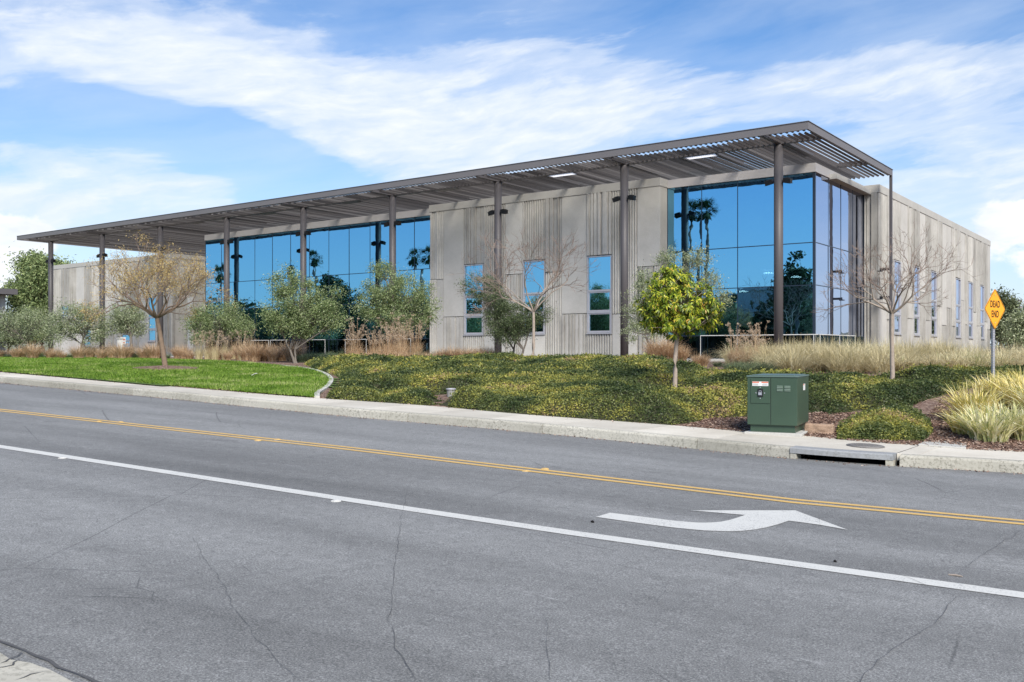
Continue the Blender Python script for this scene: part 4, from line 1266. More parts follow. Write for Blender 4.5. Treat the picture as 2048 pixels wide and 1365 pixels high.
for i in range(len(mc) - 1):
    a, b, c_, d_ = [Vector((v.x, v.y, zt(v.x, v.y) + 0.055)) for v in (R[i], R[i + 1], L[i + 1], L[i])]
    dn_ = Vector((0, 0, 0.16))
    mb.add([a, b, c_, d_, a - dn_, b - dn_, c_ - dn_, d_ - dn_], [(0, 1, 2, 3), (0, 4, 5, 1), (1, 5, 6, 2), (2, 6, 7, 3), (3, 7, 4, 0)])
tag(mb.build('lawn_edging', M['pave']), kind='structure')

def inside(poly, X, Y):
    X = np.asarray(X); Y = np.asarray(Y); r = np.zeros(X.shape, bool); n = len(poly); j = n - 1
    for i in range(n):
        xi, yi = poly[i]; xj, yj = poly[j]
        c_ = ((yi > Y) != (yj > Y)) & (X < (xj - xi) * (Y - yi) / ((yj - yi) + 1e-12) + xi)
        r ^= c_; j = i
    return r
ztv = np.vectorize(zt)
back_lawn = [terr_hit(px, py) for px, py in [(0, 713), (150, 715), (300, 719), (450, 724), (560, 733)]]
lawn_poly = [(p.x, p.y) for p in [Vector((-110, 42, 0)), Vector((-75, 36, 0))]] + [(back_lawn[k].x, min(back_lawn[k].y, 36)) for k in range(1, 5)] + [(p.x, p.y) for p in mc[1:]]
xx = mow[-1].x
lawn_front = []
while xx > -110: lawn_front.append((xx, bYs(xx) + 0.03)); xx -= 1.0
lawn_poly += lawn_front
rngn = np.random.default_rng(7)
# lawn: soil sheet + blades, one object
X0, X1 = -70, -8
lm = MB(); gx = np.arange(-110, -8, 0.5); gy = np.arange(13, 44, 0.5)
inn_ = inside(lawn_poly, gx[:, None] + 0.25 + 0 * gy[None, :], gy[None, :] + 0.25 + 0 * gx[:, None])
for i, x in enumerate(gx):
    for j, y in enumerate(gy):
        if inn_[i, j]:
            lm.quad(*[(a, b, zt(a, b) + 0.012 + 0.02) for a, b in ((x, y), (x + .5, y), (x + .5, y + .5), (x, y + .5))])
def sample_poly(poly, n, rng, box=None, dens=None):
    P = np.array(poly); lo, hi = P.min(0), P.max(0)
    if box: lo = np.maximum(lo, box[:2]); hi = np.minimum(hi, box[2:])
    out = []
    tot = 0
    while tot < n:
        X = rng.uniform(lo[0], hi[0], n * 2); Y = rng.uniform(lo[1], hi[1], n * 2)
        k = inside(poly, X, Y)
        if dens is not None: k &= rng.uniform(size=len(X)) < dens(X, Y)
        out.append(np.stack([X[k], Y[k]], 1)); tot += k.sum()
    return np.concatenate(out)[:n]
def lawn_d(X, Y): return np.clip(24.0 / np.hypot(X, Y), 0.12, 1.0) ** 2
B2 = sample_poly(lawn_poly, 190000, rngn, (-75, 12, 0, 45), lawn_d)
rr = np.hypot(B2[:, 0], B2[:, 1])
B3 = np.concatenate([B2, ztv(B2[:, 0], B2[:, 1])[:, None] + 0.02], 1)
hh = rngn.uniform(0.05, 0.105, len(B3))
bl = blades(B3, hh, 0.016, rngn, 0.7, 0.4, 1)
s_ = (rr / 26.0)
ctr = B3[:, None, :]
bl = ctr + (bl - ctr) * np.stack([s_ * 1.2, s_ * 1.2, np.ones_like(s_)], 1)[:, None, :]
lawn = np_quads('lawn', bl, [M['grass'], M['soil']], extra=(lambda m: (setattr(m, 'm', [1] * len(m.f)), m)[1])(lm))
tag(lawn, kind='stuff', label='bright green mown lawn rising from the sidewalk on the left', cat='lawn')

# ground cover
def hitw(px, py): p = terr_hit(px, py); return (p.x, p.y)
gc_front = []
xx = mow[-1].x + 0.25
xe = terr_hit(1352, 851).x
while xx < xe: gc_front.append((xx, bYs(xx) + 0.06)); xx += 0.4
mowR = [(p.x + 0.2, p.y + 0.02) for p in reversed(mc[10:])]
polyA = list(gc_front) + [hitw(*p) for p in [(1385, 848), (1420, 838), (1500, 836), (1640, 826), (1660, 832), (1720, 822), (1800, 826), (1855, 800), (1895, 792), (1960, 772), (2048, 768), (2250, 768)]]
polyA += [(0.5, 27.0), (-2.0, 27.2), hitw(2048, 752), hitw(1960, 754), hitw(1850, 758), hitw(1700, 765), hitw(1560, 770), hitw(1470, 762), (-14.6, 28.8), (-17, 29.8), (-19, 29.9), (-22, 29.6), (-25, 28.8), (-27, 28.2), (-29, 27.4), (-29.2, 25.6)]
polyA += [(p.x + 0.25, p.y + 0.1) for p in mc[12:-6]]
polyB = [hitw(*p) for p in [(1672, 880), (1760, 884), (1850, 884), (1868, 868), (1862, 842), (1830, 826), (1760, 832), (1700, 842), (1672, 858)]]
def dist_edge(poly, X, Y):
    d = np.full(X.shape, 1e9)
    for (ax, ay), (bx_, by_) in zip(poly, poly[1:] + poly[:1]):
        vx, vy = bx_ - ax, by_ - ay; L2 = vx * vx + vy * vy + 1e-12
        t = np.clip(((X - ax) * vx + (Y - ay) * vy) / L2, 0, 1)
        d = np.minimum(d, np.hypot(X - ax - t * vx, Y - ay - t * vy))
    return d
def lump(X, Y):
    return (np.sin(X * 1.3 + 0.6 * np.sin(Y * 0.9)) * np.cos(Y * 1.1 + 0.7 * np.sin(X * 0.7)) * 0.085 + np.sin(X * 3.1 + Y * 2.3 + 1.7) * np.sin(Y * 3.7 - X * 1.1) * 0.06
            + np.sin(X * 7.3 - Y * 4.1) * np.sin(X * 3.7 + Y * 8.9) * 0.035)
holes = []   # (x, y, r) clearings round stems and boxes
for (px, py, r) in ((1352, 803, 0.8), (1352, 812, 0.5), (1785, 774, 0.35), (902, 793, 0.5), (893, 800, 0.36), (884, 807, 0.3), (874, 813, 0.25)):
    p = terr_hit(px, py); holes.append((p.x, p.y, r))
DR = np.random.default_rng(41)
DX = DR.uniform(-36, 2, 620); DY = DR.uniform(14, 31, 620); DA = DR.uniform(0.5, 1.35, 620); DH = DR.uniform(0.06, 0.40, 620)
def domes(X, Y):
    X = np.asarray(X, float); sh = X.shape; Xf = X.ravel(); Yf = np.asarray(Y, float).ravel(); out = np.zeros(Xf.shape)
    order = np.argsort(Xf); xs_ = Xf[order]; ys_ = Yf[order]; o_ = np.zeros(len(xs_))
    for cx, cy, ra, hh_ in zip(DX, DY, DA, DH):
        a, b_ = np.searchsorted(xs_, (cx - ra * 1.4, cx + ra * 1.4))
        if b_ <= a: continue
        q = ((xs_[a:b_] - cx) / (ra * 1.4)) ** 2 + ((ys_[a:b_] - cy) / ra) ** 2
        v = hh_ * np.sqrt(np.clip(1 - q, 0, 1))
        o_[a:b_] = np.maximum(o_[a:b_], v)
    out[order] = o_
    return out.reshape(sh)
def cov_h(poly, X, Y, h0):
    d = dist_edge(poly, X, Y)
    h = h0 * np.clip(d / 0.35, 0, 1) ** 0.5 + lump(X, Y) * np.clip(d / 0.5, 0, 1)
    for (hx, hy, r) in holes:
        q = np.hypot(X - hx, (Y - hy)); h = np.where(q < r * 1.5, h * np.clip((q - r * 0.75) / (r * 0.75), -0.3, 1), h)
    h = h * 0.42 + domes(X, Y) * np.clip(d / 1.0, 0.0, 1) ** 0.8 * (h0 / 0.27)
    for (hx, hy, r) in holes:
        q = np.hypot(X - hx, Y - hy); h = np.where(q < r * 1.5, h * np.clip((q - r * 0.75) / (r * 0.75), -0.3, 1), h)
    return np.maximum(h, -0.02)
def bare(X, Y):                                                        # thin bare patches inside the planting
    b_ = np.sin(X * 0.9 + 2.0) * np.sin(Y * 1.3 + 0.5) + 0.5 * np.sin(X * 2.7 + Y * 1.9)
    return b_
def build_cover(name, poly, n, h0, label, seed):
    rng = np.random.default_rng(seed)
    P = np.array(poly); lo, hi = P.min(0), P.max(0)
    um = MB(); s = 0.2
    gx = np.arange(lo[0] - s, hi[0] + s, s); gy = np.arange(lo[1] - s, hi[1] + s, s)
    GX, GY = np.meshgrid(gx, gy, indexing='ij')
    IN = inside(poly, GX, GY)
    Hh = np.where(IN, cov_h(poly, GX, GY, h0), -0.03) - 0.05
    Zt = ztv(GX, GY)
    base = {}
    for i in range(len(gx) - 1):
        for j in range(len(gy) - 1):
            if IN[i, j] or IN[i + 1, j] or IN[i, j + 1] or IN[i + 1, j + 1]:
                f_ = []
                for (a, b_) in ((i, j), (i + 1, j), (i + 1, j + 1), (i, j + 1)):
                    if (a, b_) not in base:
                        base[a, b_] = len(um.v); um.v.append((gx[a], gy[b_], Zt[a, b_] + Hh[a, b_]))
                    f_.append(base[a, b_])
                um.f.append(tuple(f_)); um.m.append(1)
    def dn(X, Y): return np.clip(20.0 / np.hypot(X, Y), 0.2, 1.0) ** 1.6 
    S2 = sample_poly(poly, n, rng, None, dn)
    X, Y = S2[:, 0], S2[:, 1]
    h = cov_h(poly, X, Y, h0)
    ok = h > 0.03
    X, Y, h = X[ok], Y[ok], h[ok]
    Z = ztv(X, Y) + h - np.abs(rng.normal(0, 0.035, len(X))) + np.where(rng.uniform(size=len(X)) < 0.08, rng.uniform(0, 0.09, len(X)), 0)
    sc = np.clip(np.hypot(X, Y) / 22.0, 0.8, 1.6)[:, None, None]
    C = np.stack([X, Y, Z], 1)
    Q = leaf_quads(C, 0.050, 0.034, rng, 0.25, 0.35)
    Q = C[:, None, :] + (Q - C[:, None, :]) * sc
    o = np_quads(name, Q, [M['cover'], M['under']], extra=um)
    tag(o, kind='stuff', label=label, cat='ground cover')
build_cover('ground_cover', polyA, 330000, 0.27, 'low yellow green evergreen ground cover on the bank behind the sidewalk', 3)
build_cover('ground_cover', polyB, 34000, 0.26, 'separate low mound of ground cover right of the green cabinet, beside the mulch path', 4)
# bark chips on the open mulch
def chips(poly, n, seed):
    rng = np.random.default_rng(seed); S2 = sample_poly(poly, n, rng)
    C = np.concatenate([S2, ztv(S2[:, 0], S2[:, 1])[:, None] + rng.uniform(0.004, 0.03, (n, 1))], 1)
    return leaf_quads(C, 0.06, 0.02, rng, 0.0, 0.75)
mul_poly = [hitw(*p) for p in [(1360, 853), (1500, 866), (1640, 876), (1716, 884), (1938, 900), (2100, 908), (2100, 850), (1950, 830), (1935, 776), (1890, 786), (1860, 830), (1640, 826), (1500, 836), (1420, 838)]]
M['chips'] = foliage('bark_chips', [(0.0, (0.08, 0.045, 0.035)), (0.5, (0.20, 0.125, 0.095)), (0.85, (0.33, 0.23, 0.18)), (1.0, (0.48, 0.38, 0.31))], 0.0, 0.9)
tag(np_quads('bark_chips', chips(mul_poly, 26000, 5), M['chips']), kind='stuff', label='reddish brown bark chips covering the open bed beside the cabinet', cat='mulch')
# mulch ring round the lawn tree
p = terr_hit(330, 739)
ring = [(p.x + 1.25 * math.cos(a) * (1 + 0.1 * math.sin(3 * a)), p.y + 1.0 * math.sin(a)) for a in [k * math.pi / 12 for k in range(24)]]
mb = MB()
for k in range(24):
    a, b_ = ring[k], ring[(k + 1) % 24]
    mb.add([(p.x, p.y, zt(p.x, p.y) + 0.14), (a[0], a[1], zt(*a) + 0.065), (b_[0], b_[1], zt(*b_) + 0.065)], [(0, 1, 2)])
for k in range(24):
    a, b_ = ring[k], ring[(k + 1) % 24]; mb.quad((a[0], a[1], zt(*a) + 0.065), (a[0] * 1, a[1], zt(*a) - 0.02), (b_[0], b_[1], zt(*b_) - 0.02), (b_[0], b_[1], zt(*b_) + 0.065))
tag(mb.build('mulch_ring', M['mulch']), kind='structure')
RING = (p.x, p.y)

# ------------------------------------------------------------------ trees and shrubs
def limb(mb, a, b, r0, r1, rng, n=5, bow=0.08, sides=6, sag=0.0):
    a = Vector(a); b = Vector(b); L = (b - a).length
    o1 = Vector(rng.normal(size=3)) * bow * L
    pts = []; rad = []
    ph = rng.uniform(0, 6)
    for i in range(n + 1):
        t = i / n
        w = math.sin(math.pi * t)
        p = a.lerp(b, t) + o1 * w + Vector(rng.normal(size=3)) * bow * 0.25 * L * w
        p.z += sag * w * L
        pts.append(p); rad.append(r0 + (r1 - r0) * t)
    mb.tube(pts, rad, sides, cap=False)
    return pts
def leafy_tree(name, label, cat, base, D, trunk_px, blobs, leafm, barkm, seed, nclus=60, nleaf=90, L=0.085, W=0.028, cr=0.20, r0=0.06, fork=0.35, group=None, spray=0.0, sides=7, multi=1, up=0.3, leaf_part='crown'):
    """base: world point; blobs: (px, py, rx, ry) of crown masses as seen at distance D, turned into solid ellipsoids there"""
    rng = np.random.default_rng(seed)
    root = thing(name, label, cat, base, group)
    k = D / FPX
    fwd = Vector((FW[0], FW[1], 0)); rt = Vector((RT[0], RT[1], 0))
    El = []
    for i, bl_ in enumerate(blobs):
        px, py, rx, ry = bl_[:4]; off = bl_[4] if len(bl_) > 4 else 0.0
        c = at(px, py, D) + fwd * off
        El.append((c, rx * k, (rx * 0.9) * k, ry * k))
    tb = MB()
    starts = []
    zc = min(c.z - ez * 0.7 for c, ex, ey, ez in El)
    mid = sum((c for c, *_ in El), Vector()) / len(El)
    for m_ in range(multi):
        o = Vector((rng.normal() * 0.08, rng.normal() * 0.08, 0)) if multi > 1 else Vector()
        ft = Vector((base[0], base[1], base[2])) + (mid - Vector(base)) * fork + o * 3
        if trunk_px is not None: ft = at(trunk_px[0], trunk_px[1], D) + o * 3
        limb(tb, Vector(base) + o - Vector((0, 0, 0.1)), ft, r0 / (multi ** 0.5), r0 * 0.75 / (multi ** 0.5), rng, 6, 0.035, sides + 3)
        starts.append(ft)
    Q = []
    tot = sum(ex * ez for _, ex, _, ez in El)
    for bi, (c, ex, ey, ez) in enumerate(El):
        s0 = starts[bi % len(starts)]
        pts = limb(tb, s0, c - Vector((0, 0, ez * 0.2)), r0 * 0.6 / (multi ** 0.5), r0 * 0.22, rng, 6, 0.07, sides)
        nc = max(4, int(nclus * 1.3 * ex * ez / tot))
        for _ in range(nc):
            v = rng.normal(size=3); v /= np.linalg.norm(v); rr_ = rng.uniform(0.35, 1.0) ** 0.5
            lumpy = 1 + 0.18 * math.sin(3 * v[0] + 5 * v[2] + seed) * 1.0
            p = c + rt * (v[0] * ex * rr_ * lumpy) + fwd * (v[1] * ey * rr_) + Vector((0, 0, v[2] * ez * rr_ * lumpy))
            s1 = pts[rng.integers(2, len(pts))]
            tw = limb(tb, s1, p, r0 * 0.16, 0.006, rng, 4, 0.08, 4)
            n = int(nleaf * 1.45 * rng.uniform(0.5, 1.4))
            C = np.array(p)[None, :] + rng.normal(size=(n, 3)) * np.array([cr, cr, cr * 0.75]) * rng.uniform(0.6, 1.25)
            Q.append(leaf_quads(C, L, W, rng, up))
            if spray and rng.uniform() < spray:                       # loose shoots poking out of the crown
                dv = Vector((v[0] * RT[0], v[0] * RT[1], max(v[2], -0.2) + 0.5)).normalized()
                e = p + dv * ez * rng.uniform(0.25, 0.55)
                sp = limb(tb, p, e, 0.006, 0.003, rng, 3, 0.06, 3)
                n2 = 26; tt = rng.uniform(0, 1, n2)
                C = np.array([p.lerp(e, float(t_)) for t_ in tt]) + rng.normal(size=(n2, 3)) * 0.035
                Q.append(leaf_quads(C, L, W, rng, up))
    tb.build('trunk', barkm, root, smooth=True)
    np_quads(leaf_part, np.concatenate(Q), leafm, root)
    return root
def tbase(px, py): p = terr_hit(px, py); return p, (p.x * FW[0] + p.y * FW[1])
def dbase(px, D): p = at(px, HOR, D); p.z = zt(p.x, p.y); return p

def bare_tree(name, label, px, py, fork_py, top_py, spread_px, bark, twig, seed, r0, depth=6, lean=0.0, nfork=4, bushy=3, group=None, ctr=0.0, extra=None, lf=0.34):
    rng = np.random.default_rng(seed)
    base, D = tbase(px, py); k = D / FPX
    tmin = D * 0.00018
    root = thing(name, label, 'tree', base, group)
    tr_ = MB(); tw_ = MB()
    fk = at(px + ctr, fork_py, D)
    limb(tr_, base - Vector((0, 0, 0.1)), fk, r0, r0 * 0.72, rng, 8, 0.012, 10)
    H = (fork_py - top_py) * k; R = spread_px * k
    rt = Vector((RT[0], RT[1], 0)); fwd = Vector((FW[0], FW[1], 0))
    tips = []
    def rec(p, d, L, r, lev):
        n = 4; pts = [p]; dd = d.copy()
        for i in range(n):
            dd = (dd + Vector(rng.normal(size=3)) * 0.13 + Vector((0, 0, 0.045))).normalized()
            pts.append(pts[-1] + dd * L / n)
        rad = [r + (r * 0.62 - r) * i / n for i in range(n + 1)]
        (tr_ if lev <= 2 else tw_).tube(pts, rad, 7 if lev <= 1 else (5 if lev <= 3 else 3), cap=False)
        tips.append((pts[-1], dd, lev)); 
        if lev >= depth: return
        nk = 2 if lev > 2 else bushy
        if rng.uniform() < 0.5: nk += 1
        for q in range(nk):
            w = rng.uniform(0.35, 0.8)
            ax = dd.cross(Vector(rng.normal(size=3))).normalized()
            nd = (Matrix.Rotation(w, 3, ax) @ dd)
            nd.z = nd.z * 0.9 + 0.08
            st = pts[-1] if q < 2 else pts[rng.integers(2, n)]
            rec(st, nd.normalized(), L * rng.uniform(0.66, 0.9), max(r * 0.60, tmin), lev + 1)
    L0 = max(H, R) * lf
    for q in range(nfork):
        a = 2 * math.pi * (q + rng.uniform(-0.2, 0.2)) / nfork
        out = rt * math.cos(a) + fwd * math.sin(a)
        el_ = math.atan2(H, R) * rng.uniform(0.75, 1.15)
        d = (out * math.cos(el_) + Vector((0, 0, math.sin(el_)))).normalized()
        rec(fk, d, L0 * rng.uniform(0.85, 1.15), r0 * 0.5, 1)
    tr_.build('trunk', bark, root, smooth=True)
    tw_.build('twigs', twig, root)
    if extra: extra(root, tips, rng, D)
    return root

# olives, from left to right
b, D = dbase(45, 62), 62
leafy_tree('olive_tree', 'low grey green olive shrub at the far left edge behind the lawn', 'tree', b, D, None, [(30, 655, 38, 32), (72, 645, 38, 30), (100, 665, 22, 22)], M['olive_pale'], M['bark_grey'], 11, 60, 90, 0.11, 0.04, 0.30, 0.09, multi=2, spray=0.2)
b = dbase(163, 58)
leafy_tree('olive_tree', 'grey green olive tree with dark crossing stems left of the bare tree on the lawn', 'tree', b, 58, (160, 690), [(140, 635, 36, 32), (180, 645, 34, 38), (120, 655, 26, 24), (200, 660, 18, 20)], M['olive_pale'], M['bark_grey'], 12, 75, 100, 0.11, 0.04, 0.27, 0.11, multi=2, spray=0.3)
b = dbase(272, 58)
leafy_tree('olive_tree', 'slim olive with a single slanting stem just left of the bare lawn tree', 'tree', b, 58, (262, 675), [(252, 630, 32, 28), (240, 652, 24, 20), (275, 645, 20, 22)], M['olive_pale'], M['bark_grey'], 13, 55, 90, 0.11, 0.04, 0.25, 0.09, spray=0.3)
b = dbase(440, 52)
leafy_tree('olive_tree', 'low round olive tree before the left end of the long glass front', 'tree', b, 52, (440, 690), [(440, 640, 42, 36), (475, 650, 28, 28), (405, 655, 28, 26), (395, 635, 18, 16)], M['olive'], M['bark_grey'], 14, 90, 120, 0.095, 0.036, 0.25, 0.08, spray=0.2, multi=2)
b, D = tbase(597, 727)
leafy_tree('olive_tree', 'tall spreading olive with forked stems before the middle of the long glass', 'tree', b, D, (600, 700), [(570, 570, 30, 30), (600, 600, 50, 36), (560, 630, 32, 34), (625, 640, 42, 34), (650, 610, 34, 30), (665, 640, 22, 26), (590, 655, 30, 22)], M['olive'], M['bark_grey'], 15, 130, 130, 0.085, 0.03, 0.19, 0.08, spray=0.5, multi=2, fork=0.2)
b, D = dbase(790, 46), 46
leafy_tree('olive_tree', 'bushy olive tree above the plumed grasses near the left edge of the concrete wall', 'tree', b, D, (790, 680), [(775, 575, 46, 34), (815, 590, 46, 34), (745, 610, 38, 34), (800, 635, 50, 34), (840, 620, 32, 32), (762, 540, 10, 22)], M['olive'], M['bark_grey'], 16, 140, 130, 0.09, 0.032, 0.21, 0.09, spray=0.4)
b, D = tbase(1036, 724)
leafy_tree('olive_tree', 'leaning dark olive tree before the concrete wall, left of the slim bare tree', 'tree', b, D, (1035, 700), [(960, 575, 34, 26), (985, 605, 36, 30), (1005, 640, 38, 34), (1045, 640, 34, 36), (1075, 620, 22, 30), (1015, 665, 38, 24)], M['olive_dark'], M['bark_grey'], 17, 125, 120, 0.08, 0.028, 0.18, 0.09, spray=0.35, multi=2)
b, D = dbase(1318, 38), 38
leafy_tree('olive_tree', 'thin silvery olive rising behind the round yellow green tree', 'tree', b, D, (1290, 670), [(1275, 620, 24, 34), (1300, 570, 28, 28), (1335, 515, 18, 26), (1400, 515, 26, 16), (1420, 565, 24, 24), (1265, 660, 20, 22), (1300, 650, 26, 26), (1375, 530, 22, 24), (1440, 600, 16, 20)], M['olive_pale'], M['bark_grey'], 18, 100, 85, 0.08, 0.026, 0.17, 0.045, spray=0.5)
# the dense yellow-green tree
def loquat():
    rng = np.random.default_rng(5)
    base, D = tbase(1350, 795); k = D / FPX
    root = thing('evergreen_tree', 'small round tree with glossy yellow green leaves left of the green cabinet', 'tree', base)
    tb = MB()
    fk = at(1354, 672, D)
    limb(tb, base - Vector((0, 0, 0.1)), fk, 0.058, 0.045, rng, 8, 0.01, 12)
    rt = Vector((RT[0], RT[1], 0)); fwd = Vector((FW[0], FW[1], 0))
    ros = []
    for (px, py, rx, ry, n) in [(1358, 608, 78, 58, 270), (1340, 570, 46, 36, 95), (1310, 620, 42, 40, 100), (1405, 625, 44, 38, 100), (1350, 648, 62, 28, 90), (1345, 548, 24, 18, 24)]:
        c = at(px, py, D)
        for _ in range(n):
            v = rng.normal(size=3); v /= np.linalg.norm(v); q = rng.uniform(0.5, 1.0)
            p = c + rt * (v[0] * rx * k * q) + fwd * (v[1] * rx * k * 0.95 * q) + Vector((0, 0, v[2] * ry * k * q))
            ros.append((p, Vector((v[0] * RT[0] + v[1] * FW[0], v[0] * RT[1] + v[1] * FW[1], v[2] + 0.6)).normalized()))
            if rng.uniform() < 0.4: limb(tb, fk.lerp(c, rng.uniform(0, 0.8)), p, 0.014, 0.005, rng, 4, 0.07, 4)
    Q = []
    for p, d in ros:
        n = rng.integers(9, 16)
        a0 = rng.uniform(0, 6.28)
        u = d.cross(Vector((0.3, 0.5, 0.1))).normalized(); v = d.cross(u)
        for i in range(n):
            a = a0 + i * 2.4; lf = rng.uniform(0.085, 0.145); w = lf * 0.29
            o_ = (u * math.cos(a) + v * math.sin(a)); til = rng.uniform(0.15, 0.8)
            dr = (o_ + d * til - Vector((0, 0, 0.25))).normalized(); side = dr.cross(d).normalized()
            b0 = p + d * rng.uniform(-0.05, 0.05); md = b0 + dr * lf * 0.55 + d * 0.02; tp = b0 + dr * lf - Vector((0, 0, lf * 0.22))
            Q.append([b0 - side * 0.004, b0 + side * 0.004, md + side * w / 2, md - side * w / 2])
            Q.append([md - side * w / 2, md + side * w / 2, tp + side * 0.004, tp - side * 0.004])
    tb.build('trunk', M['bark_pale'], root, smooth=True)
    Q = np.array([[tuple(v) for v in q] for q in Q])
    # weld the two halves of each leaf so the colour stays one per leaf
    n = len(Q) // 2
    V = np.zeros((n, 6, 3)); V[:, 0:4] = Q[0::2][:, [0, 1, 2, 3]]; V[:, 4:6] = Q[1::2][:, [2, 3]]
    mbq = MB(); mbq.v = [tuple(x) for x in V.reshape(-1, 3)]
    for i in range(n):
        a = i * 6; mbq.f += [(a, a + 1, a + 2, a + 3), (a + 3, a + 2, a + 4, a + 5)]; mbq.m += [0, 0]
    mbq.build('crown', M['loquat'], root)
loquat()
# bare trees
bare_tree('bare_tree', 'slim leafless tree with pale trunk before the concrete wall between two narrow windows', 1064, 732, 625, 490, 110, M['bark_pale'], M['twig'], 24, 0.07, depth=6, nfork=6, bushy=2, ctr=3, lf=0.42)
bare_tree('bare_tree', 'slim leafless tree with wide twiggy crown between the green cabinet and the dead end sign', 1785, 774, 628, 515, 115, M['bark_pale'], M['twig'], 31, 0.058, depth=6, nfork=8, bushy=2, ctr=-1, lf=0.42)
def pods(root, tips, rng, D):
    Q = []
    for (p, d, lev) in tips:
        if lev < 4: continue
        if rng.uniform() < 0.12: continue
        n = int(rng.uniform(6, 16)); C = np.array(p)[None, :] + rng.normal(size=(n, 3)) * 0.10
        Q.append(leaf_quads(C, 0.065, 0.022, rng, 0.2))
    np_quads('crown', np.concatenate(Q), M['pods'], root)
bare_tree('ornamental_tree', 'nearly leafless tree with brown withered leaflets standing in a mulch ring on the lawn', 332, 739, 636, 575, 125, M['bark_brown'], M['twig'], 46, 0.10, depth=6, nfork=9, bushy=2, ctr=-18, extra=pods, lf=0.36)

# background trees
def far_tree(name, label, px, D, blobs, leafm, seed, **kw):
    b = dbase(px, D)
    return leafy_tree(name, label, 'tree', b, D, None, blobs, leafm, M['bark_brown'], seed, **kw)
far_tree('pine_tree', 'big pale green pine rising behind the far left end of the building', 85, 125, [(85, 560, 42, 48), (55, 600, 34, 40), (115, 590, 34, 50), (75, 640, 46, 38), (110, 545, 26, 26), (80, 525, 24, 18)], M['pine'], 51, nclus=170, nleaf=150, L=0.45, W=0.16, cr=0.75, r0=0.35)
far_tree('dark_tree', 'small dark tree at the far left beside the white neighbouring building', 14, 118, [(14, 660, 22, 26), (35, 672, 18, 18)], M['far_green'], 52, nclus=30, nleaf=90, L=0.4, W=0.15, cr=0.6, r0=0.15)
far_tree('dark_tree', 'dark loose tree right behind the dead end sign, past the building corner', 2000, 88, [(1997, 635, 16, 40), (2012, 625, 16, 30), (2005, 660, 18, 20)], M['far_green'], 53, nclus=50, nleaf=110, L=0.32, W=0.11, cr=0.45, r0=0.2)
far_tree('dark_tree', 'grey green bushy tree at the right edge of the picture, beyond the sign', 2050, 70, [(2045, 665, 26, 34), (2075, 650, 36, 44), (2035, 690, 20, 18)], M['olive_pale'], 54, nclus=60, nleaf=120, L=0.22, W=0.08, cr=0.4, r0=0.18)
far_tree('dark_tree', 'distant low trees seen through the gap right of the building corner', 2030, 160, [(2020, 650, 20, 22), (2050, 640, 24, 20), (1995, 665, 14, 14)], M['far_green'], 55, nclus=40, nleaf=90, L=0.5, W=0.2, cr=0.9, r0=0.2)
# low hills on the horizon
def hills():
    mb = MB(); n = 90
    R0 = 700; rng = random.Random(9)
    ph = [rng.uniform(0, 6) for _ in range(5)]
    ring_ = []
    for i in range(n + 1):
        a = math.radians(-75 + 170 * i / n)
        h = 13 + 6 * math.sin(a * 5 + ph[0]) + 4 * math.sin(a * 11 + ph[1]) + 1.5 * math.sin(a * 29 + ph[2])
        ring_.append([(-math.sin(a) * r, math.cos(a) * r, z) for r, z in ((R0, 0), (R0 + 60, h * 0.7), (R0 + 130, h), (R0 + 300, h * 0.8), (R0 + 400, 0))])
    for i in range(n):
        for j in range(4): mb.quad(ring_[i][j], ring_[i + 1][j], ring_[i + 1][j + 1], ring_[i][j + 1])
    tag(mb.build('hills', M['hill'], smooth=True), kind='structure')
hills()

# ------------------------------------------------------------------ grasses
def tuft(name, m, n, h, lean, W, seed, plumes=0, pm=None, r=0.16, droop=0.5):
    rng = np.random.default_rng(seed)
    a = rng.uniform(0, 2 * np.pi, n); rr_ = r * np.sqrt(rng.uniform(size=n))
    B = np.stack([rr_ * np.cos(a), rr_ * np.sin(a), np.full(n, -0.03)], 1)
    hh = h * rng.uniform(0.55, 1.1, n)
    Q = blades(B, hh, W, rng, lean, droop, 4, a + rng.normal(0, 0.6, n))
    me_root = bpy.data.objects.new(name, None); 
    col.objects.link(me_root); ROOT[me_root.name] = Vector((0, 0, 0))
    if plumes:
        s = MB(); P = []
        for _ in range(plumes):
            aa = rng.uniform(0, 6.28); H_ = h * rng.uniform(1.0, 1.85); ln = rng.uniform(0.05, 0.28)
            d = Vector((math.cos(aa), math.sin(aa), 0))
            pts = [d * (0.08 + ln * H_ * t ** 2) + Vector((0, 0, H_ * t)) for t in (0, .3, .6, .8, 1.0)]
            tip = pts[-1] + d * 0.12 + Vector((0, 0, 0.03)); pts.append(tip)
            s.tube(pts, [0.005, 0.004, 0.004, 0.003, 0.003, 0.002], 3, cap=False)
            npl = 34
            t = rng.uniform(0, 1, npl)
            C = np.array([np.array(pts[3].lerp(pts[4], float(q * 1.0)) if q < 0.6 else pts[4].lerp(tip, float((q - .6) / .4)) + Vector((0, 0, -0.10 * (q - .6)))) for q in t]) + rng.normal(size=(npl, 3)) * 0.022
            P.append(leaf_quads(C, 0.085, 0.018, rng, -0.2))
        Q = np.concatenate([Q])
        o = np_quads('blades', Q, [m], me_root)
        s.build('stems', m, me_root)
        np_quads('plumes', np.concatenate(P), pm, me_root)
    else:
        np_quads('blades', Q, m, me_root)
    return me_root
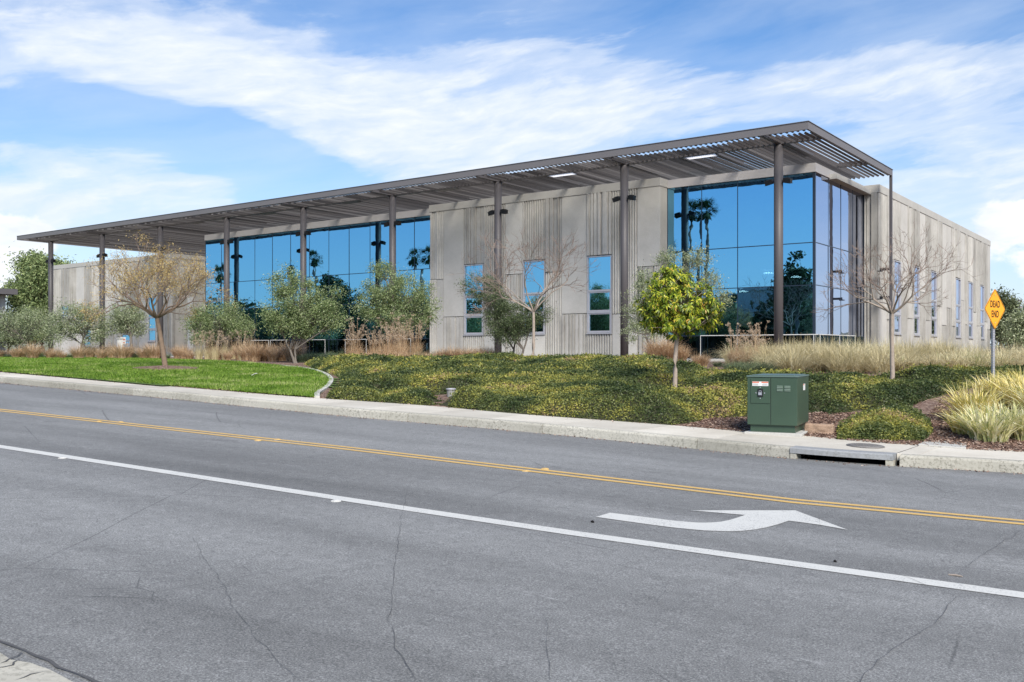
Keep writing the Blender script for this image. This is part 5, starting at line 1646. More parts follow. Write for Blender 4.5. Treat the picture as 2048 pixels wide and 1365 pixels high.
protos = {
    'tawny': [tuft('grass_tuft', M['tawny'], 520, 0.95, 0.55, 0.014, s, r=0.2) for s in (1, 2, 3)],
    'low': [tuft('grass_tuft', M['bluegreen'], 420, 0.60, 0.75, 0.013, s, r=0.22) for s in (4, 5)],
    'reed': [tuft('plumed_grass', M['tawny'], 300, 1.05, 0.28, 0.013, s, plumes=22, pm=M['plume'], r=0.16) for s in (6, 7)],
    'reedpale': [tuft('plumed_grass', M['straw'], 200, 0.9, 0.3, 0.013, s, plumes=16, pm=M['plume'], r=0.16) for s in (8,)],
}
used = {}
def put(kind, px, D, sc, label, group, seed):
    r = random.Random(seed); lst = protos[kind]; pr = lst[r.randrange(len(lst))]
    p = dbase(px, D)
    o = pr if not used.get(pr.name) else copy_tree(pr)
    used[pr.name] = True
    o.location = p; o.rotation_euler = (0, 0, r.uniform(0, 6.28)); s = sc * r.uniform(0.9, 1.1); o.scale = (s, s, s * r.uniform(0.92, 1.05))
    tag(o, label, 'ornamental grass', group)
    return o
r = random.Random(77); sd_i = 0
# bed behind the lawn
px = 2
while px < 585:
    D = 58 - 14 * (px / 585) + r.uniform(-1.5, 7)
    if not (400 < px < 418):
        wh = next(t_ for lim, t_ in ((105, 'below the far left olive shrub'), (150, 'left of the olive with dark crossing stems'), (212, 'at the foot of the olive with dark crossing stems'), (290, 'by the slim slanting olive'), (332, 'just left of the bare lawn tree trunk'), (400, 'just right of the bare lawn tree trunk'), (505, 'below the low round olive tree'), (600, 'between the low round olive and the tall olive')) if px < lim)
        put('low' if sd_i % 4 == 1 else 'tawny', px, D, r.uniform(0.65, 1.3), ('low green grass clump ' if sd_i % 4 == 1 else 'tawny grass tuft ') + wh, ('green clumps ' if sd_i % 4 == 1 else 'tawny tufts ') + wh, sd_i)
    sd_i += 1; px += r.uniform(10, 24)
for px in (510, 530, 548, 562, 585): put('tawny', px, 42 + r.uniform(-1, 2), 1.1, 'tawny brown grass tuft in the dense clump left of the tall olive tree', 'tawny tufts left of the tall olive', sd_i); sd_i += 1
for px in (606, 622, 640, 655, 668, 684, 835, 845, 870): put('low', px, 41 + r.uniform(-1, 4), 1.0, 'low grey green grass clump before the glass front', 'grey green grass clumps', sd_i); sd_i += 1
for px in (702, 712, 745, 757, 772, 784, 800, 806, 832): put('reed', px, 41.5 + r.uniform(-1, 4), r.uniform(0.7, 1.12), 'tall plumed tawny grass at the right end of the long glass front', 'plumed grasses below the bushy olive', sd_i); sd_i += 1
for px in (700, 712, 724, 741, 752, 770, 786, 799, 815, 830, 848, 858): put('tawny', px, 40.5 + r.uniform(-1, 1), 0.65, 'small tawny grass tuft at the foot of the tall plumed grasses', 'small tufts under the plumed grasses', sd_i); sd_i += 1
for px in (398, 415, 430, 450, 468, 484, 498): put('reedpale', px, 50 + r.uniform(-2, 3), 0.95, 'pale plumed grass below the low round olive tree', 'pale plumed grasses', sd_i); sd_i += 1
for px in (882, 905, 922, 938, 951, 966, 980): put('tawny', px, 42 + r.uniform(-1, 1.5), 0.85, 'tawny grass tuft at the foot of the concrete wall left of the leaning olive', 'tawny tufts left of the leaning olive', sd_i); sd_i += 1
for px, s in ((1312, 1.15), (1330, 1.25), (1345, 1.15), (1362, 0.9), (1276, 0.5)): put('tawny', px, 37.5, s, 'tawny grass tuft behind the trunk of the round yellow green tree', 'tawny tufts behind the round tree', sd_i); sd_i += 1
for px in (1395, 1408): put('tawny', px, 33.5, 0.55, 'small tawny tuft in the bare bed right of the round tree', 'small tawny tufts by the stepping path', sd_i); sd_i += 1
put('low', 1435, 33, 0.55, 'small round grey green tuft alone on the bare bed before the corner glass', None, 901)
for px in (1468, 1480, 1494, 1508, 1520, 1534, 1546): put('reed' if px % 4 < 2 else 'tawny', px, 31.5 + r.uniform(-0.6, 1.4), 0.72 if px % 4 < 2 else 0.85, 'tawny grass in the clump before the first column, behind the cabinet', 'tawny clump behind the cabinet', sd_i); sd_i += 1
for px in (1466, 1484, 1500, 1516, 1535, 1552, 1566): put('low', px, 27.5 + r.uniform(-0.5, 0.8), 0.8, 'low green grass clump just behind the green cabinet', 'low green clumps behind the cabinet', sd_i); sd_i += 1
for lst in protos.values():
    for p_ in lst:
        if not used.get(p_.name):
            for c_ in list(p_.children): bpy.data.objects.remove(c_)
            bpy.data.objects.remove(p_)
# the pale grass mass right of the corner
def straw_mass():
    rng = np.random.default_rng(21)
    poly = [hitw(*p) for p in [(1570, 752), (1640, 752), (1700, 750), (1800, 748), (1900, 745), (2000, 744), (2100, 742)]] + [(-1.5, 36), (-8, 36.5), (-13, 36.5), (-15.0, 33.5)]
    cl = sample_poly(poly, 215, rng)
    Q = []
    for (x, y) in cl:
        n = 250; a = rng.uniform(0, 6.28, n); rr_ = 0.22 * np.sqrt(rng.uniform(size=n))
        B = np.stack([x + rr_ * np.cos(a), y + rr_ * np.sin(a), np.full(n, zt(x, y) - 0.02)], 1)
        hgt = (1.10 if x < -7 else 0.88) * rng.uniform(0.68, 1.15)
        Q.append(blades(B, hgt * rng.uniform(0.5, 1.1, n), 0.014, rng, 0.85, 0.55, 4, a + rng.normal(0, 0.9, n)))
    tag(np_quads('straw_grass', np.concatenate(Q), M['straw']), kind='stuff', label='mass of pale straw coloured grass between the corner glass and the sign', cat='grass')
straw_mass()
# green underplanting band before the long glass
def low_band():
    rng = np.random.default_rng(22)
    poly = [(-34, 30), (-29.5, 30.5), (-23, 33), (-20, 34), (-21, 37.5), (-34, 37.5), (-42, 36.5)]
    B2 = sample_poly(poly, 14000, rng); B = np.concatenate([B2, ztv(B2[:, 0], B2[:, 1])[:, None]], 1)
    tag(np_quads('green_underplanting', blades(B, rng.uniform(0.1, 0.38, len(B)), 0.02, rng, 0.6, 0.4, 2), M['bluegreen']), kind='stuff', label='short green underplanting before the long glass front', cat='ground cover')
low_band()
# striped strap-leaved plants at the right edge
def flax(px, py, h, n, m, seed, label, sp=0.26):
    h *= 1.18; n = int(n * 1.35)
    rng = np.random.default_rng(seed); p, D = tbase(px, py)
    a = rng.uniform(0, 6.28, n); rr_ = sp * np.sqrt(rng.uniform(size=n))
    B = np.stack([p.x + rr_ * np.cos(a), p.y + rr_ * np.sin(a), np.full(n, p.z - 0.03)], 1)
    Q = blades(B, h * rng.uniform(0.5, 1.1, n), 0.036, rng, 0.6, 0.42, 4, a + rng.normal(0, 0.5, n))
    o = np_quads('strap_leaf_plant', Q, m, None, (p.x, p.y, p.z)); tag(o, label, 'plant')
flax(1978, 882, 0.62, 300, M['flax'], 1, 'green and cream striped strap leaf plant nearest the sidewalk, below the sign post')
flax(1985, 800, 0.55, 240, M['flax_gold'], 8, 'golden strap leaf plant behind the foot of the sign post')
flax(1940, 868, 0.5, 220, M['flax_gold'], 9, 'golden strap leaf plant at the left tip of the clump, beside the mulch path')
flax(2015, 868, 0.6, 260, M['flax'], 10, 'striped strap leaf plant between the two nearest ones by the sidewalk')
flax(2052, 880, 0.62, 260, M['flax'], 2, 'striped strap leaf plant cut by the right edge, nearest the sidewalk', 0.22)
flax(1950, 846, 0.72, 300, M['flax_gold'], 3, 'golden strap leaf plant left of the sign post with long pale blades')
flax(2022, 812, 0.66, 330, M['flax_gold'], 4, 'golden strap leaf plant just right of the sign post')
flax(2062, 832, 0.90, 300, M['flax_gold'], 5, 'golden strap leaf plant at the right edge behind the striped one')
flax(2050, 802, 0.7, 260, M['flax_gold'], 6, 'golden strap leaf plant at the back of the clump before the hedge')
flax(2095, 850, 0.85, 260, M['flax'], 7, 'striped strap leaf plant beyond the right edge of the clump')

# ------------------------------------------------------------------ green transformer cabinet
def cabinet():
    A = road_hit(1501, 862, KH + 0.06); B = road_hit(1588, 869, KH + 0.06); C = road_hit(1626, 850, KH + 0.06)
    B = road_hit(1590, 868, KH + 0.06)
    ux = Vector((B.x - A.x, B.y - A.y, 0)); wid = ux.length; ux.normalize(); uy = Vector((-ux.y, ux.x, 0)); 
    dep = (C - B).dot(uy)
    dep = max(0.75, min(dep, 1.1))
    z0 = zr(A.x, A.y) + KH + 0.05; uz = Vector((0, 0, 1))
    hgt = (868 - 754) / FPX * (B.x * FW[0] + B.y * FW[1])
    root = thing('electrical_cabinet', 'dark green metal transformer cabinet on a concrete pad beside the sidewalk', 'utility box', (A.x, A.y, z0))
    O = Vector((A.x, A.y, z0))
    def P(a, d, z): return O + ux * a + uy * d + uz * z
    def bx(mb, a0, a1, d0, d1, zz0, zz1, mi=0):
        mb.add([P(a0, d0, zz0), P(a1, d0, zz0), P(a1, d1, zz0), P(a0, d1, zz0), P(a0, d0, zz1), P(a1, d0, zz1), P(a1, d1, zz1), P(a0, d1, zz1)],
               [(0, 3, 2, 1), (4, 5, 6, 7), (0, 1, 5, 4), (1, 2, 6, 5), (2, 3, 7, 6), (3, 0, 4, 7)], mi)
    b_ = MB(); bx(b_, 0, wid, 0, dep, 0.0, 0.12); b_.build('base', M['cabinet'], root)
    e = 0.045
    b_ = MB(); bx(b_, -e, wid + e, -e, dep + e, 0.12, hgt - 0.025); b_.build('body', M['cabinet'], root, bevel=0.008)
    b_ = MB(); bx(b_, -e - 0.012, wid + e + 0.012, -e - 0.014, dep + e + 0.012, hgt - 0.024, hgt)
    # slightly crowned lid
    bx(b_, -e + 0.05, wid + e - 0.05, -e + 0.05, dep + e - 0.05, hgt + 0.001, hgt + 0.012)
    b_.build('lid', M['cabinet_top'], root, bevel=0.006)
    W_ = wid + 2 * e
    f0 = -e
    b_ = MB()
    da = f0 + W_ * 0.07; db = f0 + W_ * 0.465
    bx(b_, da, db, -e - 0.012, -e - 0.001, hgt * 0.51, hgt - 0.05); d_ = b_.build('hatch', M['cabinet'], root, bevel=0.004)
    s_ = MB(); bx(s_, da + 0.03, db - 0.03, -e - 0.0145, -e - 0.0125, hgt - 0.175, hgt - 0.10); st_ = s_.build('label_sticker', M['sticker'], d_)
    s_ = MB(); bx(s_, da + 0.032, (da + db) / 2 - 0.02, -e - 0.0165, -e - 0.0147, hgt - 0.122, hgt - 0.104); bx(s_, (da + db) / 2 + 0.02, db - 0.032, -e - 0.0165, -e - 0.0147, hgt - 0.122, hgt - 0.104)
    s_.build('sticker_print', M['red'], d_)
    s_ = MB()
    for q in range(3): bx(s_, da + 0.04, da + 0.13, -e - 0.0163, -e - 0.0147, hgt - 0.140 - q * 0.012, hgt - 0.136 - q * 0.012); bx(s_, db - 0.13, db - 0.04, -e - 0.0163, -e - 0.0147, hgt - 0.140 - q * 0.012, hgt - 0.136 - q * 0.012)
    s_.build('sticker_lines', M['grey'], d_)
    s_ = MB(); mx_ = (da + db) / 2; bx(s_, mx_ - 0.045, mx_ + 0.045, -e - 0.022, -e - 0.0125, hgt - 0.36, hgt - 0.225); s_.build('lock_recess', M['black'], d_)
    s_ = MB(); bx(s_, mx_ - 0.028, mx_ + 0.028, -e - 0.04, -e - 0.023, hgt - 0.33, hgt - 0.285); s_.tube([P(mx_ - 0.018, -e - 0.03, hgt - 0.285), P(mx_ - 0.015, -e - 0.03, hgt - 0.255), P(mx_ + 0.015, -e - 0.03, hgt - 0.255), P(mx_ + 0.018, -e - 0.03, hgt - 0.285)], 0.005, 6)
    s_.build('padlock', M['galv'], d_)
    for (a, z) in ((mx_, hgt - 0.20), (mx_, hgt - 0.385), (mx_ - 0.072, hgt - 0.295), (mx_ + 0.072, hgt - 0.295)):
        s_ = MB(); bx(s_, a - 0.008, a + 0.008, -e - 0.018, -e - 0.0125, z - 0.008, z + 0.008); s_.build('bolt', M['galv'], d_)
    s_ = MB(); bx(s_, db + 0.006, db + 0.012, -e - 0.004, -e - 0.0008, 0.13, hgt - 0.03); s_.build('door_seam', M['black'], root)
    for q in range(2):
        s_ = MB(); a = f0 + W_ * (0.60 + 0.15 * q)
        for k in range(4):
            z = hgt - 0.17 - k * 0.026; bx(s_, a, a + W_ * 0.115, -e - 0.014, -e - 0.0008, z - 0.008, z + 0.002)
            
        s_.build('vent', M['vent'], root)
    s_ = MB(); bx(s_, wid + e + 0.0008, wid + e + 0.003, dep * 0.50, dep * 0.50 + 0.20, hgt - 0.26, hgt - 0.15); s_.build('label_sticker', M['sticker'], root)
    s_ = MB(); bx(s_, wid + e + 0.0032, wid + e + 0.0045, dep * 0.50 + 0.01, dep * 0.50 + 0.09, hgt - 0.175, hgt - 0.153); s_.build('sticker_print', M['red'], root)
    p_ = MB(); bx(p_, -0.09, wid + 0.12, -0.10, dep + 0.14, -0.16, -0.002)
    p_.build('pad', M['pave'], root, bevel=0.01)
    # stone block behind it
    q = P(wid + 0.30, dep * 0.62, 0.03)
    st = MB(); st.obox(q, Vector((0.97, 0.2, 0)).normalized(), Vector((-0.2, 0.97, 0)).normalized(), uz, 0.24, 0.12, 0.085)
    o = st.build('stone_block', M['stone'], origin=q, bevel=0.02); tag(o, 'rough tan stone block lying on the mulch right behind the green cabinet', 'stone')
    md = o.modifiers.new('sub', 'SUBSURF'); md.subdivision_type = 'SIMPLE'; md.levels = md.render_levels = 3
    tx = bpy.data.textures.new('stone_rough', 'CLOUDS'); tx.noise_scale = 0.12
    dm = o.modifiers.new('rough', 'DISPLACE'); dm.texture = tx; dm.strength = 0.04
    q = P(wid + 0.42, dep * 0.55, -0.07)
    st = MB(); st.obox(q, Vector((0.9, 0.35, 0)).normalized(), Vector((-0.35, 0.9, 0)).normalized(), uz, 0.10, 0.07, 0.05)
    o = st.build('stone_block', M['stone'], origin=q, bevel=0.02); tag(o, 'small broken stone beside the larger tan block behind the cabinet', 'stone')
cabinet()

# ------------------------------------------------------------------ dead end sign
def text_mesh(s, size, m, parent, mat4, name, depth=0.0015):
    cu = bpy.data.curves.new(name, 'FONT'); cu.body = s; cu.size = size; cu.align_x = 'CENTER'; cu.align_y = 'CENTER'
    cu.extrude = depth; cu.offset = size * 0.02; cu.space_character = 1.12
    ob = bpy.data.objects.new('tmp', cu); col.objects.link(ob)
    dg = bpy.context.evaluated_depsgraph_get(); dg.update()
    me = bpy.data.meshes.new_from_object(ob.evaluated_get(dg))
    bpy.data.objects.remove(ob)
    me.transform(mat4); me.materials.clear(); me.materials.append(m)
    o = bpy.data.objects.new(name, me); col.objects.link(o); o.parent = parent
    return o
def sign():
    D = 20.6
    base = at(1986, 822, D); base.z = zt(base.x, base.y) - 0.05
    root = thing('dead_end_sign', 'orange yellow diamond sign reading DEAD END on a perforated steel post', 'street sign', base)
    ps_ = MB(); topz = at(1985, 590, D).z; h = topz - base.z
    bot = base
    # perforated square tube: four faces as ladders with real holes
    s = 0.027; pitch = 0.052; nh = int(h / pitch)
    X_ = Vector((0.62, 0.78, 0)).normalized(); Y_ = Vector((-X_.y, X_.x, 0))
    for (n_, t_) in ((X_, Y_), (-X_, -Y_), (Y_, -X_), (-Y_, X_)):
        for k in range(nh):
            z = k * pitch; hw = 0.009
            def F(a, b): return base + n_ * s + t_ * a + Vector((0, 0, b))
            ps_.quad(F(-s, z), F(s, z), F(s, z + pitch / 2 - hw), F(-s, z + pitch / 2 - hw))
            ps_.quad(F(-s, z + pitch / 2 + hw), F(s, z + pitch / 2 + hw), F(s, z + pitch), F(-s, z + pitch))
            ps_.quad(F(-s, z + pitch / 2 - hw), F(-hw, z + pitch / 2 - hw), F(-hw, z + pitch / 2 + hw), F(-s, z + pitch / 2 + hw))
            ps_.quad(F(hw, z + pitch / 2 - hw), F(s, z + pitch / 2 - hw), F(s, z + pitch / 2 + hw), F(hw, z + pitch / 2 + hw))
    ps_.build('post', M['galv'], root)
    cz = at(1986, 618.5, D).z
    c = Vector((base.x, base.y, cz))
    # direction the sign faces: towards the camera side, turned about 58 degrees
    to_cam = Vector((-c.x, -c.y, 0)).normalized()
    ang = math.radians(63)
    nrm = Matrix.Rotation(ang, 3, 'Z') @ to_cam
    right = Vector((0, 0, 1)).cross(nrm).normalized()
    hd_ = 84 / FPX * D / 2
    c = c + nrm * 0.045
    def diamond(mb, r, d0, d1, corner=0.0):
        pts = []
        for (a, b2) in ((0, -1), (1, 0), (0, 1), (-1, 0)):
            # rounded tips
            for e in (-1, 1):
                ta, tb = (-b2, a)
                pts.append((a * (r - corner) + ta * corner * e * 0.8, b2 * (r - corner) + tb * corner * e * 0.8))
        n = len(pts)
        V0 = [c + right * a + Vector((0, 0, b2)) + nrm * d0 for a, b2 in pts]; V1 = [c + right * a + Vector((0, 0, b2)) + nrm * d1 for a, b2 in pts]
        mb.add(V0 + V1, [tuple(range(n))[::-1], tuple(range(n, 2 * n))] + [(i, (i + 1) % n, n + (i + 1) % n, n + i) for i in range(n)])
        return pts
    pl = MB(); diamond(pl, hd_, -0.004, 0.0, 0.03); plo = pl.build('plate', M['signface'], root)
    # border line
    bd = MB()
    for (a, b2), (a2, b3) in (((0, -1), (1, 0)), ((1, 0), (0, 1)), ((0, 1), (-1, 0)), ((-1, 0), (0, -1))):
        ro, ri = hd_ - 0.022, hd_ - 0.040
        bd.quad(*[c + right * p[0] * r_ + Vector((0, 0, p[1] * r_)) + nrm * 0.0015 for p, r_ in (((a, b2), ro), ((a2, b3), ro), ((a2, b3), ri), ((a, b2), ri))])
    bd.build('border', M['signink'], plo)
    for wd, dz in (('DEAD', 0.098), ('END', -0.118)):
        o_ = c + Vector((0, 0, dz)) + nrm * 0.002 - ROOT[root.name]
        mt = Matrix.Translation(o_) @ Matrix((( right.x, 0, nrm.x, 0), (right.y, 0, nrm.y, 0), (0, 1, 0, 0), (0, 0, 0, 1)))
        mt = mt @ Matrix.Diagonal((0.78, 1.1, 1, 1))
        text_mesh(wd, 0.188, M['signink'], plo, mt, 'lettering')
    for dz in (0.30, -0.30):
        b_ = MB(); b_.tube([c + Vector((0, 0, dz)) + nrm * 0.001, c + Vector((0, 0, dz)) + nrm * 0.01], 0.012, 8); b_.build('bolt', M['galv'], plo)
sign()

# ------------------------------------------------------------------ small things
p = terr_hit(902, 794)
up_ = thing('bollard_light', 'small grey cylinder light standing in a gap of the ground cover near the sidewalk', 'garden light', p)
def cyl(mb, p, prof_, n=20):
    for (r0, z0), (r1, z1) in zip(prof_, prof_[1:]):
        for k in range(n):
            w0, w1 = 2 * math.pi * k / n, 2 * math.pi * (k + 1) / n
            mb.quad(*[(p.x + rr * math.cos(w), p.y + rr * math.sin(w), p.z + z) for rr, w, z in ((r0, w0, z0), (r0, w1, z0), (r1, w1, z1), (r1, w0, z1))])
mb = MB(); cyl(mb, p, [(0.095, -0.05), (0.10, 0.17)]); mb.build('body', M['grey'], up_, smooth=True)
mb = MB(); cyl(mb, p, [(0.10, 0.171), (0.12, 0.175), (0.12, 0.20), (0.10, 0.203), (0.09, 0.19), (0.001, 0.19)]); mb.build('rim', M['alu'], up_)
p = terr_hit(507, 757)
sp = thing('lawn_flag', 'tiny white marker tilted on the lawn near its right end', 'marker', p)
mb = MB(); mb.tube([(p.x, p.y, p.z), (p.x + 0.02, p.y, p.z + 0.13)], 0.006, 6); mb.build('stake', M['alu'], sp)
mb = MB(); mb.obox((p.x + 0.04, p.y, p.z + 0.12), Vector((0.9, 0.2, 0.35)).normalized(), Vector((-0.2, 0.95, 0)).normalized(), Vector((-0.33, -0.05, 0.94)).normalized(), 0.075, 0.05, 0.006); mb.build('plate', M['sticker'], sp)
p = terr_hit(1912, 1000) if False else road_hit(1911, 1153)
# flat-topped benches and a pale post at far left
def bench(px, D, label, w=1.5):
    p = dbase(px, D); t_ = thing('bench', label, 'bench', p)
    m_ = MB(); m_.box(p.x - w / 2, p.x + w / 2, p.y - 0.25, p.y + 0.25, E(0.18), E(0.26)); m_.build('seat', M['steel'], t_, bevel=0.01)
    for s_ in (-1, 1):
        m_ = MB(); x = p.x + s_ * w * 0.36; m_.box(x - 0.05, x + 0.05, p.y - 0.2, p.y + 0.2, p.z - 0.05, E(0.18)); m_.build('leg', M['steel'], t_)
bench(57, 64, 'dark flat bench among the tawny tufts at the far left')
bench(224, 60, 'dark flat bench right of the second round column from the left')
p = dbase(240, 55)
t_ = thing('marker_post', 'pale square post with small cap left of the bare lawn tree', 'post', p)
m_ = MB(); m_.box(p.x - 0.12, p.x + 0.12, p.y - 0.12, p.y + 0.12, p.z - 0.1, E(0.7)); m_.build('shaft', M['stucco'], t_, bevel=0.01)
m_ = MB(); m_.box(p.x - 0.15, p.x + 0.15, p.y - 0.15, p.y + 0.15, E(0.7) + 0.001, E(0.78)); m_.build('cap', M['cap'], t_, bevel=0.01)
p = dbase(247, 57)
t_ = thing('small_sign', 'small white notice with a dark red band on a thin stake before the left wing', 'sign', p)
m_ = MB(); m_.tube([(p.x, p.y, p.z), (p.x, p.y, E(0.6))], 0.02, 8); m_.build('stake', M['galv'], t_)
m_ = MB(); m_.box(p.x - 0.28, p.x + 0.28, p.y - 0.035, p.y - 0.022, E(0.42), E(0.85)); pl = m_.build('plate', M['sticker'], t_)
m_ = MB(); m_.box(p.x - 0.24, p.x + 0.24, p.y - 0.038, p.y - 0.0355, E(0.66), E(0.74)); m_.box(p.x - 0.24, p.x + 0.24, p.y - 0.038, p.y - 0.0355, E(0.50), E(0.55)); m_.build('print', M['red'], pl)
# litter on the road
for (px, py, label, m__, a, b2) in ((1911, 1153, 'small tan twig lying on the asphalt right of the turn arrow', M['bark_pale'], 0.05, 0.008), (1185, 1046, 'dark pebble just left of the turn arrow', M['signink'], 0.018, 0.012), (1670, 1125, 'dark pebble on the asphalt below the turn arrow', M['signink'], 0.012, 0.01)):
    p = road_hit(px, py); m_ = MB(); m_.tube([(p.x - a, p.y, p.z + b2 * 0.8), (p.x, p.y + 0.005, p.z + b2), (p.x + a, p.y - 0.004, p.z + b2 * 0.8)], [b2 * 0.6, b2, b2 * 0.5], 8)
    tag(m_.build('twig' if 'twig' in label else 'pebble', m__, origin=p), label, 'litter')

# leaf litter in the gutter and on the sidewalk
def litter():
    rng = np.random.default_rng(66); n = 1500
    X = rng.uniform(-34, 0, n); Yk = np.array([kYs(x) for x in X]); C = []
    for x, y in zip(X, Yk):
        if rng.uniform() < 0.75:
            yy = y - abs(rng.normal(0, 0.09)) - 0.01; C.append((x, yy, zr(x, yy) + 0.008))
        else:
            yy = bYs(x) - abs(rng.normal(0, 0.12)) ; C.append((x, yy, zr(x, kYs(x)) + KH + 0.022))
    tag(np_quads('leaf_litter', leaf_quads(np.array(C), 0.035, 0.018, rng, 0.0, 0.85), M['chips']), kind='stuff', label='scattered dry leaf litter along the gutter and sidewalk edge', cat='leaf litter')
litter()

# neighbour building, far left
p0 = at(-130, HOR, 118); p1 = at(-22, HOR, 118)
nb = thing('neighbour_building', 'white low building with dark roof edge cut by the left edge', 'building', (p1.x, p1.y, PAD))
m_ = MB(); zt2 = at(0, 588, 118).z
m_.box(p1.x - 24, p1.x - 1.2, p1.y, p1.y + 2.6, PAD - 0.5, zt2); m_.build('wall', M['stucco'], nb)
m_ = MB(); m_.box(p1.x - 24.5, p1.x + 0.9, p1.y - 0.8, p1.y + 3.1, zt2 + 0.002, zt2 + 0.7); m_.build('roof', M['roofdark'], nb)
m_ = MB(); m_.box(p1.x - 1.19, p1.x + 0.1, p1.y + 0.05, p1.y + 1.2, PAD - 0.5, zt2 - 0.002); m_.build('corner_pier', M['roofdark'], nb)
m_ = MB(); m_.box(p1.x - 9, p1.x - 6, p1.y - 0.02, p1.y + 0.05, PAD + 1.5, PAD + 4); m_.build('window', M['glass'], nb)
# utility pole right
b = dbase(2024, 150); t_ = thing('utility_pole', 'distant thin utility pole with crossarms above the trees at the right edge', 'utility pole', b)
zt3 = at(2024, 596, 150).z
m_ = MB(); m_.tube([(b.x, b.y, b.z), (b.x, b.y, zt3)], [0.18, 0.12], 8); m_.build('pole', M['bark_brown'], t_)
for dz in (0.5, 1.5):
    m_ = MB(); m_.obox((b.x, b.y, zt3 - dz), Vector((RT[0], RT[1], 0)), Vector((FW[0], FW[1], 0)), Vector((0, 0, 1)), 1.6, 0.07, 0.08); m_.build('crossarm', M['bark_brown'], t_)
# pale kerb of the car park seen past the corner
a = dbase(1996, 74); b = dbase(2060, 70)
mb = MB(); n_ = (b - a).cross(Vector((0, 0, 1))).normalized()
mb.add([a + n_ * 1.2, b + n_ * 1.2, b - n_ * 1.2, a - n_ * 1.2] + [v + Vector((0, 0, 0.5)) for v in (a + n_ * 1.2, b + n_ * 1.2, b - n_ * 1.2, a - n_ * 1.2)], [(4, 5, 6, 7), (0, 1, 5, 4), (1, 2, 6, 5), (2, 3, 7, 6), (3, 0, 4, 7)])
tag(mb.build('planter_kerb', M['pave']), kind='structure')

# ------------------------------------------------------------------ across the street: what the glass mirrors
def palm(px, py, label, seed, Y=-13.0, rc=1.5, group='palms across the street'):
    v = onY(px, 2 * YG - Y, py)                                # the mirror image seen in the front glass
    x, z = v.x, v.z
    rng = np.random.default_rng(seed)
    root = thing('palm_tree', label, 'palm tree', (x, Y, 0.3), group)
    t_ = MB(); t_.tube([(x + 0.25, Y, 0), (x + 0.1, Y, z * 0.5), (x, Y, z)], [0.24, 0.19, 0.17], 10); t_.build('trunk', M['bark_grey'], root, smooth=True)
    Q = []
    for i in range(46):
        a = rng.uniform(0, 6.28); e = rng.uniform(-0.9, 1.35)
        d = np.array([math.cos(a) * math.cos(e), math.sin(a) * math.cos(e), math.sin(e)])
        L = rc * rng.uniform(0.7, 1.05); st = np.array([x, Y, z]) + d * 0.15; en_ = np.array([x, Y, z]) + d * L
        side = np.cross(d, [0, 0, 1.0]); side /= np.linalg.norm(side) + 1e-6
        upv = np.cross(side, d)
        for k in np.linspace(-1.15, 1.15, 13):
            dv = d * math.cos(k) + side * math.sin(k); dv = dv * (1 - 0.15 * abs(k))
            h0 = st + d * (L * 0.42); tip = h0 + dv * L * 0.62 + np.array([0, 0, -0.22 * L * abs(k) ** 1.0 - 0.08])
            w = np.cross(dv, upv); w = w / (np.linalg.norm(w) + 1e-6) * 0.035
            Q.append([h0 - w, h0 + w, tip + w * 0.15, tip - w * 0.15])
        w = side * 0.02; Q.append([st - w, st + w, st + d * L * 0.45 + w, st + d * L * 0.45 - w])
    for i in range(60):                                         # dry skirt
        a = rng.uniform(0, 6.28); d = np.array([math.cos(a), math.sin(a), 0]); p = np.array([x, Y, z - rng.uniform(0.0, 0.5)]) + d * 0.18
        q = p + d * 0.45 + np.array([0, 0, -0.9]); w = np.array([-d[1], d[0], 0]) * 0.12
        Q.append([p - w * .3, p + w * .3, q + w, q - w])
    np_quads('crown', np.array(Q), M['dark_green'], root)
palm(1391, 420, 'left one of the twin tall palms mirrored in the corner glass', 61, -13)
palm(1413, 420, 'right one of the twin tall palms mirrored in the corner glass', 62, -12.2, 1.65)
palm(1343, 490, 'palm mirrored at the left edge of the corner glass', 63, -16, 1.6)
palm(436, 548, 'palm mirrored at the far left of the long glass front', 64, -9, 2.1)
palm(632, 519, 'palm mirrored just right of the fifth column from the left', 65, -12, 1.6)
palm(576, 545, 'small palm mirrored above the tall olive tree', 66, -16, 1.1)
palm(852, 508, 'palm mirrored at the right end of the long glass front', 67, -12, 2.0)
palm(822, 510, 'slimmer palm mirrored at the right end of the long glass front', 68, -18, 1.4)
def mtree(px, py, rpx, Y, seed, label, leaf=None):
    """broad tree across the street, its mirror image centred on the pixel"""
    v = onY(px, 2 * YG - Y, py); Dv = (2 * YG - Y) / ray(px)[1]; k = Dv / FPX
    rng = np.random.default_rng(seed); root = thing('street_tree', label, 'tree', (v.x, Y, 0.2), 'broad trees across the street')
    tb = MB(); Q = []
    limb(tb, (v.x, Y, -0.2), (v.x, Y, v.z * 0.6), 0.22, 0.15, rng, 6, 0.02, 8)
    for _ in range(46):
        q = rng.normal(size=3); q /= np.linalg.norm(q); q *= rng.uniform(0.3, 1.0) ** 0.5
        p = Vector((v.x + q[0] * rpx[0] * k, Y + q[1] * rpx[0] * k * 0.8, v.z + q[2] * rpx[1] * k))
        limb(tb, (v.x, Y, v.z * 0.6), p, 0.05, 0.015, rng, 4, 0.07, 4)
        n = 60; C = np.array(p)[None, :] + rng.normal(size=(n, 3)) * rpx[0] * k * 0.17
        Q.append(leaf_quads(C, 0.42, 0.26, rng, 0.2))
    tb.build('trunk', M['bark_grey'], root, smooth=True); np_quads('crown', np.concatenate(Q), leaf or M['dark_green'], root)
